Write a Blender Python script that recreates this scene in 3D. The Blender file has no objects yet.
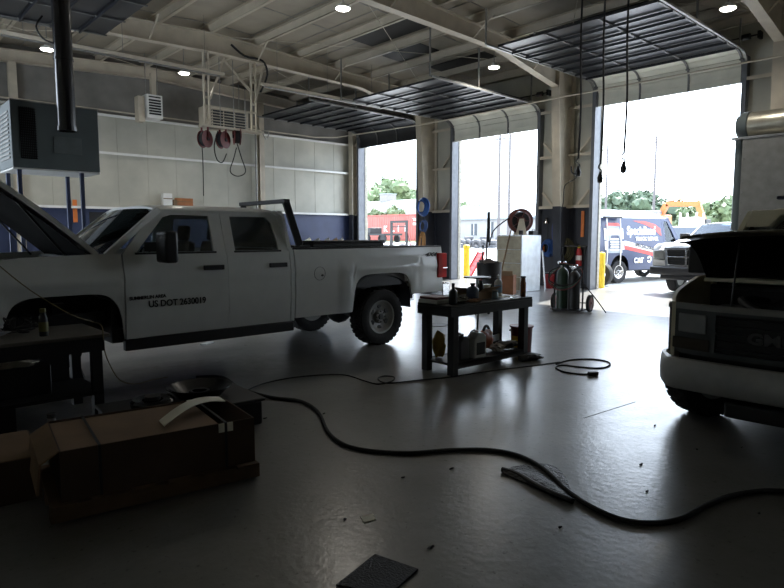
import bpy, bmesh, math, random
from mathutils import Vector, Matrix, noise
random.seed(7)
sc = bpy.context.scene
col = sc.collection
# ------------------------------------------------------------------ camera
CF = 610.0
PITCH = math.atan(59.5/CF)
YAW = math.atan(671/math.hypot(CF, 59.5))          # world X lies this far right of the view
cam_d = bpy.data.cameras.new('camera')
cam = bpy.data.objects.new('camera', cam_d)
col.objects.link(cam)
cam_d.sensor_fit = 'HORIZONTAL'
cam_d.sensor_width = 36.0
cam_d.lens = 36.0*CF/784
cam_d.clip_end = 600
cam.location = (0, 0, 1.6)
cam.rotation_euler = (math.pi/2 - PITCH, 0, YAW - math.pi/2)
sc.camera = cam
# ------------------------------------------------------------------ light
w = bpy.data.worlds.new('sky')
sc.world = w
w.use_nodes = True
wn = w.node_tree.nodes
wl = w.node_tree.links
wn.clear()
bgn = wn.new('ShaderNodeBackground')
won = wn.new('ShaderNodeOutputWorld')
tc = wn.new('ShaderNodeTexCoord')
sp = wn.new('ShaderNodeSeparateXYZ')
rp = wn.new('ShaderNodeValToRGB')
wl.new(tc.outputs['Generated'], sp.inputs[0])
wl.new(sp.outputs['Z'], rp.inputs[0])
rp.color_ramp.elements[0].position = 0.0
rp.color_ramp.elements[0].color = (0.80, 0.90, 1.0, 1)
rp.color_ramp.elements[1].position = 0.9
rp.color_ramp.elements[1].color = (0.62, 0.76, 1.0, 1)
wl.new(rp.outputs[0], bgn.inputs['Color'])
bgn.inputs['Strength'].default_value = 5.0
wl.new(bgn.outputs[0], won.inputs[0])
sun_d = bpy.data.lights.new('sun', 'SUN')
sun = bpy.data.objects.new('sun', sun_d)
col.objects.link(sun)
sun_d.energy = 11.0
sun_d.angle = math.radians(0.6)
sun_d.color = (1.0, 0.97, 0.92)
sun.rotation_euler = Vector((4.4, 0.95, 5.2)).to_track_quat('Z', 'Y').to_euler()
sun.location = (30, 6, 30)
sc.view_settings.view_transform = 'Standard'
sc.view_settings.look = 'None'
sc.view_settings.gamma = 1.0
sc.view_settings.use_curve_mapping = False
sc.view_settings.exposure = 0.55
sc.cycles.max_bounces = 12
sc.cycles.diffuse_bounces = 6
sc.cycles.transparent_max_bounces = 16
sc.cycles.caustics_reflective = False
sc.cycles.caustics_refractive = False

# ------------------------------------------------------------------ pixel helpers
cP, sP = math.cos(PITCH), math.sin(PITCH)
FX = (math.cos(YAW), math.sin(YAW)); RX = (math.sin(YAW), -math.cos(YAW))
def ray(px, py):
    a = (px-392)/CF; b = -(py-294)/CF; k = cP + b*sP
    return (FX[0]*k+RX[0]*a, FX[1]*k+RX[1]*a, -sP+b*cP)
def onZ(px, py, z=0.0):
    r = ray(px, py); t = (z-1.6)/r[2]
    return Vector((r[0]*t, r[1]*t, z))
def onX(px, py, x):
    r = ray(px, py); t = x/r[0]
    return Vector((x, r[1]*t, 1.6+r[2]*t))
def onY(px, py, y):
    r = ray(px, py); t = y/r[1]
    return Vector((r[0]*t, y, 1.6+r[2]*t))

# ------------------------------------------------------------------ materials
MATS = {}
def mat(name, c, rough=0.6, metal=0.0, var=0.12, scale=6.0, bump=0.0, c2=None, spec=0.5, emit=0.0, coat=0.0, bscale=None, thresh=None):
    if name in MATS: return MATS[name]
    m = bpy.data.materials.new(name); m.use_nodes = True
    n = m.node_tree.nodes; l = m.node_tree.links
    p = n['Principled BSDF']
    p.inputs['Roughness'].default_value = rough
    p.inputs['Metallic'].default_value = metal
    p.inputs['Specular IOR Level'].default_value = spec
    if coat: p.inputs['Coat Weight'].default_value = coat; p.inputs['Coat Roughness'].default_value = 0.06
    t = n.new('ShaderNodeTexCoord'); nz = n.new('ShaderNodeTexNoise')
    nz.inputs['Scale'].default_value = scale; nz.inputs['Detail'].default_value = 6
    l.new(t.outputs['Object'], nz.inputs['Vector'])
    r = n.new('ShaderNodeValToRGB')
    if thresh: r.color_ramp.elements[0].position, r.color_ramp.elements[1].position = thresh
    else:
        r.color_ramp.elements[0].position = 0.3; r.color_ramp.elements[1].position = 0.7
    c2 = c2 or tuple(max(0, v*(1-var*2)) for v in c)
    r.color_ramp.elements[0].color = (*c2, 1); r.color_ramp.elements[1].color = (*c, 1)
    l.new(nz.outputs['Fac'], r.inputs[0]); l.new(r.outputs[0], p.inputs['Base Color'])
    if bump:
        b = n.new('ShaderNodeBump'); b.inputs['Strength'].default_value = bump; b.inputs['Distance'].default_value = 0.02
        nb = n.new('ShaderNodeTexNoise'); nb.inputs['Scale'].default_value = bscale or scale*4; nb.inputs['Detail'].default_value = 4
        l.new(t.outputs['Object'], nb.inputs['Vector']); l.new(nb.outputs['Fac'], b.inputs['Height']); l.new(b.outputs[0], p.inputs['Normal'])
    if emit:
        p.inputs['Emission Color'].default_value = (*c, 1); p.inputs['Emission Strength'].default_value = emit
    MATS[name] = m
    return m
def glass_mat(name, tint=(0.35, 0.38, 0.4), rough=0.02, ior=1.5):
    m = bpy.data.materials.new(name); m.use_nodes = True
    n = m.node_tree.nodes; l = m.node_tree.links; n.clear()
    o = n.new('ShaderNodeOutputMaterial'); tr = n.new('ShaderNodeBsdfTransparent'); g = n.new('ShaderNodeBsdfGlossy')
    mx = n.new('ShaderNodeMixShader'); fr = n.new('ShaderNodeFresnel'); fr.inputs[0].default_value = ior
    nz = n.new('ShaderNodeTexNoise'); nz.inputs['Scale'].default_value = 3
    rr = n.new('ShaderNodeMapRange'); rr.inputs['To Min'].default_value = rough; rr.inputs['To Max'].default_value = rough+0.05
    l.new(nz.outputs['Fac'], rr.inputs['Value']); l.new(rr.outputs[0], g.inputs['Roughness'])
    tr.inputs[0].default_value = (*tint, 1); g.inputs['Color'].default_value = (0.9, 0.95, 1, 1)
    l.new(fr.outputs[0], mx.inputs[0]); l.new(tr.outputs[0], mx.inputs[1]); l.new(g.outputs[0], mx.inputs[2]); l.new(mx.outputs[0], o.inputs[0])
    return m
M = dict(
 black=mat('black_plastic', (.010,.010,.011), .5),
 rubber=mat('rubber', (.014,.014,.015), .8, bump=.3),
 steel_black=mat('black_steel', (.012,.012,.013), .55, .1),
 truck_white=mat('white_paint', (.72,.74,.72), .32, 0, .03, coat=.4),
 white=mat('white', (.8,.8,.78), .5, var=.05),
 ram_white=mat('bright_white_paint', (.85,.86,.88), .3, var=.02, coat=.5),
 cream=mat('cream_paint', (.62,.58,.42), .35, var=.05, coat=.4),
 steel_cream=mat('primed_steel', (.56,.50,.40), .55, .0, .10, 3),
 liner=mat('liner_sheet', (.50,.49,.42), .5, 0, .13, 1.0, bump=.05),
 purlin=mat('purlin_steel', (.56,.50,.40), .5, 0, .08, 2),
 insul=mat('roof_insulation', (.38,.335,.265), .7, 0, .1, 1.5, bump=.25, bscale=3),
 navy=mat('navy_paint', (.035,.05,.12), .5, 0, .15, 2),
 charcoal=mat('charcoal_paint', (.035,.038,.05), .5, 0, .15, 2),
 jamb=mat('jamb_steel', (.15,.16,.18), .5, .2),
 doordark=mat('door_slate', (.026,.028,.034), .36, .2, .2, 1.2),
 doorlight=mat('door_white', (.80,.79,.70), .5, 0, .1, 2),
 rail=mat('galvanised', (.32,.32,.31), .4, .6, .15, 8),
 chrome=mat('chrome', (.6,.6,.6), .18, 1.0),
 alu=mat('wheel_silver', (.32,.32,.31), .45, .3),
 galv_sheet=mat('galvanised_sheet', (.72,.77,.82), .4, .5, .12, 5),
 red=mat('red_paint', (.42,.025,.03), .45),
 dkred=mat('dark_red_paint', (.14,.018,.018), .5),
 yellow=mat('yellow_paint', (.75,.52,.03), .5),
 orange=mat('orange_paint', (.72,.2,.04), .5),
 blue=mat('blue_hose', (.015,.075,.27), .5),
 lens=mat('red_lens', (.95,.02,.015), .6),
 clear=mat('headlight_lens', (.35,.36,.36), .15, .2, coat=.6),
 card=mat('cardboard', (.22,.14,.08), .85, 0, .12, 3),
 wood=mat('pallet_wood', (.16,.10,.055), .85, 0, .2, 5),
 paper=mat('paper', (.80,.77,.64), .8, 0, .05),
 seat=mat('seat_cloth', (.035,.035,.038), .9),
 green=mat('cylinder_green', (.015,.045,.025), .45),
 grey=mat('grey_enamel', (.12,.145,.15), .5, .1, .1, 2),
 glass=glass_mat('tinted_glass', (.72,.75,.75)),
 clearglass=glass_mat('clear_glass', (.75,.8,.8)),
 plasticbottle=mat('milky_plastic', (.55,.56,.52), .4),
 brown=mat('brown_liquid', (.2,.05,.015), .2, coat=.4),
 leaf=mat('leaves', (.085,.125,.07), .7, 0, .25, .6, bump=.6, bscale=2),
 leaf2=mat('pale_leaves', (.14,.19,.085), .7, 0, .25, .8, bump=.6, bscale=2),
 bark=mat('bark', (.12,.09,.06), .9),
)
M['lens'].node_tree.nodes['Principled BSDF'].inputs['Transmission Weight'].default_value = .55
# ------------------------------------------------------------------ mesh builder
class MB:
    def __init__(s): s.v = []; s.f = []; s.mi = []; s.sm = []; s.m = 0; s.smooth = False
    def add(s, vs, fs, M4=None, smooth=None):
        o = len(s.v)
        for p in vs: s.v.append(tuple(M4 @ Vector(p)) if M4 is not None else tuple(p))
        sm = s.smooth if smooth is None else smooth
        for f in fs: s.f.append([i+o for i in f]); s.mi.append(s.m); s.sm.append(sm)
        return s
    def box(s, c, d, rot=None, rz=0):
        hx, hy, hz = d[0]/2, d[1]/2, d[2]/2
        vs = [(x*hx, y*hy, z*hz) for x in (-1,1) for y in (-1,1) for z in (-1,1)]
        R = rot.to_matrix().to_4x4() if rot is not None else Matrix.Rotation(rz, 4, 'Z')
        return s.add(vs, [(0,1,3,2),(4,6,7,5),(0,4,5,1),(2,3,7,6),(0,2,6,4),(1,5,7,3)], Matrix.Translation(c) @ R, False)
    def bb(s, x0, x1, y0, y1, z0, z1): return s.box(((x0+x1)/2,(y0+y1)/2,(z0+z1)/2), (abs(x1-x0),abs(y1-y0),abs(z1-z0)))
    def beam(s, p0, p1, wd, ht, up=(0,0,1)):
        p0 = Vector(p0); p1 = Vector(p1); d = p1-p0; L = d.length
        x = d.normalized(); u = Vector(up)
        if abs(x.dot(u)) > .98: u = Vector((1,0,0))
        y = u.cross(x).normalized(); z = x.cross(y)
        R = Matrix((x,y,z)).transposed().to_4x4()
        vs = [(a*L/2, b*wd/2, c*ht/2) for a in (-1,1) for b in (-1,1) for c in (-1,1)]
        return s.add(vs, [(0,1,3,2),(4,6,7,5),(0,4,5,1),(2,3,7,6),(0,2,6,4),(1,5,7,3)], Matrix.Translation((p0+p1)/2) @ R, False)
    def cyl(s, p0, p1, r0, r1=None, n=14, cap=True):
        r1 = r0 if r1 is None else r1
        p0 = Vector(p0); p1 = Vector(p1); q = (p1-p0).to_track_quat('Z', 'Y').to_matrix()
        vs = []
        for p, r in ((p0,r0),(p1,r1)):
            for i in range(n):
                a = 2*math.pi*i/n; vs.append(p + q @ Vector((r*math.cos(a), r*math.sin(a), 0)))
        s.add(vs, [(i,(i+1)%n,n+(i+1)%n,n+i) for i in range(n)], None, True)
        if cap: s.add(vs, [tuple(range(n))[::-1], tuple(range(n,2*n))], None, False)
        return s
    def tube(s, pts, r, n=8, sub=4, closed=False):
        pts = [Vector(p) for p in pts]
        if sub > 1 and len(pts) > 2:
            q = []
            N = len(pts)
            for i in range(N if closed else N-1):
                if closed: a, b, c, d = pts[i-1], pts[i], pts[(i+1)%N], pts[(i+2)%N]
                else: a, b, c, d = pts[max(i-1,0)], pts[i], pts[i+1], pts[min(i+2,N-1)]
                for k in range(sub):
                    t = k/sub
                    q.append(.5*((2*b)+(c-a)*t+(2*a-5*b+4*c-d)*t*t+(3*b-a-3*c+d)*t**3))
            if not closed: q.append(pts[-1])
            pts = q
        N = len(pts); vs = []; prev = None
        for i, p in enumerate(pts):
            t = (pts[(i+1)%N]-pts[i-1]) if closed else (pts[min(i+1,N-1)]-pts[max(i-1,0)])
            t.normalize()
            if prev is None:
                u = Vector((0,0,1)) if abs(t.z) < .9 else Vector((1,0,0))
                u = (u - t*u.dot(t)).normalized()
            else:
                u = prev - t*prev.dot(t)
                u = u.normalized() if u.length > 1e-6 else prev
            prev = u; v = t.cross(u)
            rr = r[min(i, len(r)-1)] if isinstance(r, (list, tuple)) else r
            for k in range(n):
                a = 2*math.pi*k/n; vs.append(p + u*math.cos(a)*rr + v*math.sin(a)*rr)
        fs = [(i*n+k, i*n+(k+1)%n, ((i+1)%N)*n+(k+1)%n, ((i+1)%N)*n+k) for i in range(N if closed else N-1) for k in range(n)]
        s.add(vs, fs, None, True)
        if not closed: s.add(vs, [tuple(range(n))[::-1], tuple(range((N-1)*n, N*n))], None, False)
        return s
    def lathe(s, prof, c=(0,0,0), axis='Z', n=24, smooth=True, close=False):
        vs = []
        for r, h in prof:
            for k in range(n):
                a = 2*math.pi*k/n; x, y = r*math.cos(a), r*math.sin(a)
                vs.append({'Z': (c[0]+x, c[1]+y, c[2]+h), 'Y': (c[0]+x, c[1]+h, c[2]-y), 'X': (c[0]+h, c[1]+x, c[2]+y)}[axis])
        m = len(prof)
        fs = [(i*n+k, i*n+(k+1)%n, ((i+1)%m)*n+(k+1)%n, ((i+1)%m)*n+k) for i in range(m if close else m-1) for k in range(n)]
        s.add(vs, fs, None, smooth)
        if not close:
            if prof[0][0] > 1e-5: s.add(vs, [tuple(range(n))[::-1]], None, False)
            if prof[-1][0] > 1e-5: s.add(vs, [tuple(range((m-1)*n, m*n))], None, False)
        return s
    def prism(s, poly, axis, a, b, smooth=False):
        """poly: 2D points; axis X: (y,z), Y: (x,z), Z: (x,y); from a to b"""
        def mk(p, h): return {'X': (h,p[0],p[1]), 'Y': (p[0],h,p[1]), 'Z': (p[0],p[1],h)}[axis]
        n = len(poly); vs = [mk(p,a) for p in poly]+[mk(p,b) for p in poly]
        s.add(vs, [tuple(range(n))[::-1], tuple(range(n,2*n))], None, False)
        s.add(vs, [(i,(i+1)%n,n+(i+1)%n,n+i) for i in range(n)], None, smooth)
        return s
    def grid(s, fn, nu, nv, thick=None, smooth=True):
        """fn(u,v)->point, u,v in 0..1; thick: offset vector -> closed shell"""
        P = [Vector(fn(i/nu, j/nv)) for i in range(nu+1) for j in range(nv+1)]
        ix = lambda i, j: i*(nv+1)+j
        q = [(ix(i,j),ix(i+1,j),ix(i+1,j+1),ix(i,j+1)) for i in range(nu) for j in range(nv)]
        if thick is None: return s.add(P, q, None, smooth)
        t = Vector(thick); B = [p+t for p in P]; o = len(P)
        s.add(P+B, q+[tuple(k+o for k in f[::-1]) for f in q], None, smooth)
        e = []
        for i in range(nu): e.append((ix(i+1,0),ix(i,0),ix(i,0)+o,ix(i+1,0)+o)); e.append((ix(i,nv),ix(i+1,nv),ix(i+1,nv)+o,ix(i,nv)+o))
        for j in range(nv): e.append((ix(0,j),ix(0,j+1),ix(0,j+1)+o,ix(0,j)+o)); e.append((ix(nu,j+1),ix(nu,j),ix(nu,j)+o,ix(nu,j+1)+o))
        return s.add(P+B, e, None, False)
    def hole(s, outer, inner, f3, off, c=None):
        """plate between an outer and an inner 2D loop (both star-shaped about c); f3 maps 2D to 3D, off = thickness vector"""
        if c is None: c = (sum(p[0] for p in inner)/len(inner), sum(p[1] for p in inner)/len(inner))
        ang = lambda p: math.atan2(p[1]-c[1], p[0]-c[0]) % (2*math.pi)
        As = sorted(set([round(ang(p),4) for p in outer]+[round(ang(p),4) for p in inner]+[round(2*math.pi*k/24,4) for k in range(24)]))
        def hit(poly, a):
            dx, dy = math.cos(a), math.sin(a); best = None
            for i in range(len(poly)):
                x1,y1 = poly[i][0]-c[0],poly[i][1]-c[1]; x2,y2 = poly[(i+1)%len(poly)][0]-c[0],poly[(i+1)%len(poly)][1]-c[1]
                ex,ey = x2-x1,y2-y1; D = ex*dy-ey*dx
                if abs(D) < 1e-9: continue
                t = (y1*ex-x1*ey)/D; u = (dx*y1-dy*x1)/D
                if t > 1e-6 and -1e-3 <= u <= 1.001: best = t if best is None else max(best, t)
            return (c[0]+dx*(best or .01), c[1]+dy*(best or .01))
        O = [hit(outer,a) for a in As]; I = [hit(inner,a) for a in As]
        n = len(As); t = Vector(off)
        A = [Vector(f3(*p)) for p in O]; B = [Vector(f3(*p)) for p in I]
        vs = A+B+[p+t for p in A]+[p+t for p in B]
        fs = []
        for i in range(n):
            j = (i+1)%n
            fs += [(i,j,n+j,n+i),(2*n+j,2*n+i,3*n+i,3*n+j),(j,i,2*n+i,2*n+j),(n+i,n+j,3*n+j,3*n+i)]
        return s.add(vs, fs, None, False)
    def blob(s, c, r, seed=0, amp=.25, sub=2, freq=1.0):
        bm = bmesh.new(); bmesh.ops.create_icosphere(bm, subdivisions=sub, radius=1)
        vs = []
        for v in bm.verts:
            k = 1+amp*noise.noise(v.co*2*freq+Vector((seed*3.1,seed*1.7,seed)))*2
            vs.append((c[0]+v.co.x*r[0]*k, c[1]+v.co.y*r[1]*k, c[2]+v.co.z*r[2]*k))
        fs = [[v.index for v in f.verts] for f in bm.faces]; bm.free()
        return s.add(vs, fs, None, True)
    def build(s, name, m, parent=None, bevel=0.0, seg=2):
        me = bpy.data.meshes.new(name); me.from_pydata(s.v, [], s.f)
        ms = m if isinstance(m, (list, tuple)) else [m]
        for q in ms: me.materials.append(q)
        me.polygons.foreach_set('material_index', s.mi); me.polygons.foreach_set('use_smooth', s.sm)
        bm = bmesh.new(); bm.from_mesh(me); bmesh.ops.remove_doubles(bm, verts=bm.verts, dist=1e-5)
        bmesh.ops.recalc_face_normals(bm, faces=bm.faces); bm.to_mesh(me); bm.free(); me.update()
        me.set_sharp_from_angle(angle=math.radians(42))
        o = bpy.data.objects.new(name, me); col.objects.link(o)
        if parent is not None: o.parent = parent
        if bevel:
            b = o.modifiers.new('bevel', 'BEVEL'); b.width = bevel; b.segments = seg; b.limit_method = 'ANGLE'; b.angle_limit = math.radians(40)
        return o
def tag(o, label=None, cat=None, group=None, kind=None):
    if label: o['label'] = label
    if cat: o['category'] = cat
    if group: o['group'] = group
    if kind: o['kind'] = kind
    return o
def thing(name, label, cat, loc=(0,0,0), rz=0, group=None, kind=None):
    o = bpy.data.objects.new(name, None); o.empty_display_size = .1; col.objects.link(o)
    o.location = loc; o.rotation_euler = (0,0,rz)
    return tag(o, label, cat, group, kind)
def struct(name, mb, m, parent=None, bevel=0):
    o = mb.build(name, m, parent, bevel)
    if parent is None: o['kind'] = 'structure'
    return o
def children(o): return [c for c in bpy.data.objects if c.parent == o]
def copy_tree(o, parent=None):
    c = o.copy(); col.objects.link(c)
    if parent is not None: c.parent = parent
    for ch in children(o): copy_tree(ch, c)
    return c
def text(name, body, size, m, parent, loc, rot, depth=.004, sx=1.0, align='LEFT', shear=0.0, bold=0.0):
    cu = bpy.data.curves.new('tmp', 'FONT'); cu.body = body; cu.size = size; cu.extrude = depth; cu.align_x = align; cu.shear = shear; cu.offset = bold
    t = bpy.data.objects.new('tmp', cu); col.objects.link(t)
    bpy.context.view_layer.update()
    me = bpy.data.meshes.new_from_object(t.evaluated_get(bpy.context.evaluated_depsgraph_get()))
    bpy.data.objects.remove(t); bpy.data.curves.remove(cu)
    me.name = name; me.materials.clear(); me.materials.append(m)
    R = rot if isinstance(rot, Matrix) else Matrix.Rotation(0,4,'X')
    me.transform(Matrix.Translation(loc) @ R @ Matrix.Diagonal((sx,1,1,1)))
    o = bpy.data.objects.new(name, me); col.objects.link(o); o.parent = parent
    return o
def face_rot(xdir, zup=(0,0,1)):
    """rotation that lays text along xdir, upright"""
    x = Vector(xdir).normalized(); y = Vector(zup); z = x.cross(y).normalized(); y = z.cross(x)
    return Matrix((x,y,z)).transposed().to_4x4()
PI = math.pi
def R(d): return math.radians(d)
# ================================================================== SETTING
XD, YB, XW, YS = 16.4, 20.4, -0.9, -7.0          # door wall, back wall, opposite wall, wall behind the viewer
DOORS = [(5.4, 9.2, 5.2, 5.92), (11.1, 14.62, 4.82, 5.55), (16.4, 19.8, 5.12, 5.8), (-4.0, -.35, 5.2, 5.92)]    # y0, y1, open height, track height
def floor_material():
    m = bpy.data.materials.new('polished_concrete'); m.use_nodes = True
    n = m.node_tree.nodes; l = m.node_tree.links; p = n['Principled BSDF']
    t = n.new('ShaderNodeTexCoord')
    a = n.new('ShaderNodeTexNoise'); a.inputs['Scale'].default_value = .55; a.inputs['Detail'].default_value = 8; a.inputs['Roughness'].default_value = .65
    b = n.new('ShaderNodeTexNoise'); b.inputs['Scale'].default_value = 5; b.inputs['Detail'].default_value = 8; b.inputs['Roughness'].default_value = .7
    for q in (a, b): l.new(t.outputs['Object'], q.inputs['Vector'])
    ra = n.new('ShaderNodeValToRGB'); ra.color_ramp.elements[0].position = .3; ra.color_ramp.elements[0].color = (.115,.115,.108,1)
    ra.color_ramp.elements[1].position = .65; ra.color_ramp.elements[1].color = (.215,.212,.20,1)
    rb = n.new('ShaderNodeValToRGB'); rb.color_ramp.elements[0].position = .22; rb.color_ramp.elements[0].color = (.78,.77,.73,1)
    rb.color_ramp.elements[1].position = .62; rb.color_ramp.elements[1].color = (1,1,1,1)
    mx = n.new('ShaderNodeMix'); mx.data_type = 'RGBA'; mx.blend_type = 'MULTIPLY'; mx.inputs[0].default_value = 1
    l.new(a.outputs['Fac'], ra.inputs[0]); l.new(b.outputs['Fac'], rb.inputs[0])
    l.new(ra.outputs[0], mx.inputs[6]); l.new(rb.outputs[0], mx.inputs[7]); 
    # fine dark specks and one soft-edged dark patch beside the bench
    d = n.new('ShaderNodeTexNoise'); d.inputs['Scale'].default_value = 26; d.inputs['Detail'].default_value = 3; l.new(t.outputs['Object'], d.inputs['Vector'])
    rd = n.new('ShaderNodeValToRGB'); rd.color_ramp.elements[0].position = .27; rd.color_ramp.elements[0].color = (.45,.43,.40,1); rd.color_ramp.elements[1].position = .36; rd.color_ramp.elements[1].color = (1,1,1,1)
    l.new(d.outputs['Fac'], rd.inputs[0])
    m2 = n.new('ShaderNodeMix'); m2.data_type = 'RGBA'; m2.blend_type = 'MULTIPLY'; m2.inputs[0].default_value = 1
    l.new(mx.outputs[2], m2.inputs[6]); l.new(rd.outputs[0], m2.inputs[7])
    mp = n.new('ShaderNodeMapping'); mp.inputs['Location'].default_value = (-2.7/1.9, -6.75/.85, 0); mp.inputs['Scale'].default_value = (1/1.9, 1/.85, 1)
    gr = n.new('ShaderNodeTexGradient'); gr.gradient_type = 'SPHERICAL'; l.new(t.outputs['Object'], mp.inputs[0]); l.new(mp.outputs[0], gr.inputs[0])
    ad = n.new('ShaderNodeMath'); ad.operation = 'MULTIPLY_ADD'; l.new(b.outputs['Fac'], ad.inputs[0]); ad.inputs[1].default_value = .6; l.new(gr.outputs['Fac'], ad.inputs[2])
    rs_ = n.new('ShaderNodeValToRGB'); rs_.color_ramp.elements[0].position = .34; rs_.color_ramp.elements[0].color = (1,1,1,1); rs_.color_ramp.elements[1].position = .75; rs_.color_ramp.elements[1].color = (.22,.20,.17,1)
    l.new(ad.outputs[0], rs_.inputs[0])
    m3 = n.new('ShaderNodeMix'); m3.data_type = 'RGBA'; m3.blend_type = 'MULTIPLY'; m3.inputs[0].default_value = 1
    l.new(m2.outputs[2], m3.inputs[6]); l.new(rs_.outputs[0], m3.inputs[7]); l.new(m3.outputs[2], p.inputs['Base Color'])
    mr = n.new('ShaderNodeMapRange'); mr.inputs['From Min'].default_value = .3; mr.inputs['From Max'].default_value = .7
    mr.inputs['To Min'].default_value = .27; mr.inputs['To Max'].default_value = .38
    l.new(b.outputs['Fac'], mr.inputs['Value']); l.new(mr.outputs[0], p.inputs['Roughness'])
    bp = n.new('ShaderNodeBump'); bp.inputs['Strength'].default_value = .10; bp.inputs['Distance'].default_value = .02; p.inputs['Coat Weight'].default_value = .3
    l.new(bp.outputs[0], p.inputs['Coat Normal'])
    c_ = n.new('ShaderNodeTexNoise'); c_.inputs['Scale'].default_value = 22; c_.inputs['Detail'].default_value = 6; l.new(t.outputs['Object'], c_.inputs['Vector'])
    l.new(c_.outputs['Fac'], bp.inputs['Height']); l.new(bp.outputs[0], p.inputs['Normal'])
    p.inputs['Specular IOR Level'].default_value = .45; p.inputs['Coat Roughness'].default_value = .2
    return m
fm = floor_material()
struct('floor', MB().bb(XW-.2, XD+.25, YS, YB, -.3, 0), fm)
# saw-cut joints in the slab
jm = mat('joint_filler', (.10,.10,.095), .6)
jp = [onZ(584,418), onZ(635,402), onZ(485,434), onZ(600,402)]
for k, (p0, p1) in enumerate([(jp[0][:2], jp[1][:2])]):
    struct('trim_%d' % (k+1), MB().beam((*p0,.0005), (*p1,.0005), .008, .002), jm)
# yard outside: concrete, then a gentle rise of gravel
ym = mat('yard_concrete', (.50,.49,.46), .85, 0, .08, .5, bump=.1)
def zg(x): return 0.0 if x < 24 else min(.9, (x-24)/21*.9)
struct('yard_pavement', MB().grid(lambda u, v: (XD+.25+u*150, -90+v*340, zg(XD+.25+u*150)-.02), 60, 4, (0,0,-.3)), ym)
gm = mat('lawn', (.16,.24,.07), .9, 0, .2, 3)
struct('grass_strip', MB().bb(44, 49, 44, 62, .80, .93), gm)

lin, nav, cha, stc = M['liner'], M['navy'], M['charcoal'], M['steel_cream']
ROOF = lambda x: 7.12 - .05*abs(x-7.85)     # underside of the roof skin
# door wall: piers (with purlin-deep girts) and headers
piers = [(-.35, 5.4), (9.2, 11.1), (14.62, 16.4), (19.8, YB)]
wf = MB()
for (a, b) in piers: wf.bb(XD, XD+.22, a, b, 0, 7.0)
for (a, b, h, t) in DOORS: wf.bb(XD, XD+.22, a, b, h+.45, 7.0)
wf.bb(XD, XD+.22, YS, -4.0, 0, 7.0)
struct('wall_front', wf, lin)
wb = MB().bb(XW, XD+.22, YB, YB+.2, 0, 7.4); struct('wall_back', wb, lin)
ww = MB()
for a, b in [(YS, 10.9), (14.5, YB)]: ww.bb(XW-.2, XW, a, b, 0, 6.9)
ww.bb(XW-.2, XW, 10.9, 14.5, 5.2, 6.9)
struct('wall_left', ww, lin)
struct('wall_right', MB().bb(XW-.2, XD+.22, YS-.2, YS, 0, 7.4), cha)
# painted wainscot
wm = MB()
wm.bb(XW, XD, YB-.012, YB, 0, 2.42)
struct('wall_back_wainscot', wm, nav)
struct('wall_back_blanket', MB().bb(XW, XD, YB-.03, YB-.001, 5.36, 7.2), mat('sagging_blanket', (.24,.23,.21), .7, 0, .2, 1.2, bump=.4, bscale=1.5))
wm = MB()
for (a, b) in piers: wm.bb(XD-.012, XD, a, b, 0, 2.42)
struct('wall_front_wainscot', wm, cha)
# wall sheet ribs
rb = MB()
y = 0
for k in range(18):
    x = XW+.15+k*.95
    rb.prism([(x-.012,YB+.01),(x-.008,YB-.008),(x+.008,YB-.008),(x+.012,YB+.01)], 'Z', 2.42, 6.6)
struct('trim_5', rb, lin)
# girts on the back wall and the piers
k = 6
for z in (2.45, 4.15, 5.3):
    g = MB().bb(XW, XD-.02, YB-.16, YB-.03, z-.015, z+.015); g.bb(XW, XD-.02, YB-.17, YB-.155, z-.06, z+.015)
    struct('trim_%d' % k, g, M['white']); k += 1
for (a, b) in piers[:]:
    g = MB()
    for z in (2.45, 3.95, 5.3):
        g.bb(XD-.18, XD-.02, a+.05, b-.05, z-.015, z+.015); g.bb(XD-.19, XD-.175, a+.05, b-.05, z-.07, z+.015)
    struct('trim_%d' % k, g, M['purlin']); k += 1
# diagonal angle braces between girts at the piers
for (a, b) in piers[1:3]:
    g = MB()
    for yy, s in ((a+.12, 1), (b-.12, -1)):
        for z in (2.46, 3.96): g.beam((XD-.12, yy+s*.42, z), (XD-.12, yy+s*.05, z+.42), .04, .06)
    struct('trim_%d' % k, g, M['purlin']); k += 1
# jamb channels beside each opening
for (a, b, h, t) in DOORS:
    j = MB()
    for yy, s in ((a, -1), (b, 1)):
        j.bb(XD-.2, XD+.24, yy-s*.012, yy+s*.09, 0, h+.6)
    struct('trim_%d' % k, j, M['jamb']); k += 1
    j = MB()
    for yy, s in ((a, 1), (b, -1)): j.bb(XD+.14, XD+.27, yy+s*.012, yy+s*.03, 0, h+.45)
    struct('trim_%d' % k, j, mat('rusty_cream', (.45,.42,.34), .6, 0, .2, 12)); k += 1
# roof skin
rf = MB()
N = 24
def roofpt(u, v): x = XW-.3+u*(XD+.5-XW+.3); return (x, YS-.2+v*(YB+.4-YS), ROOF(x))
rf.grid(roofpt, N, 40, (0,0,.18))
struct('ceiling', rf, M['insul'])
# insulation banding
bd = MB()
for i in range(15):
    x = XW+.6+i*1.15
    bd.beam((x, YS, ROOF(x)-.012), (x, YB, ROOF(x)-.012), .02, .008)
for j in range(14):
    yy = YS+1+j*1.95
    for s in (XW+.1, 7.85): 
        x2 = 7.85 if s < 7 else XD-.1
        bd.beam((s, yy, ROOF(s)-.012), (x2, yy, ROOF(x2)-.012), .02, .008)
struct('trim_%d' % k, bd, M['rail']); k += 1
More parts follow.
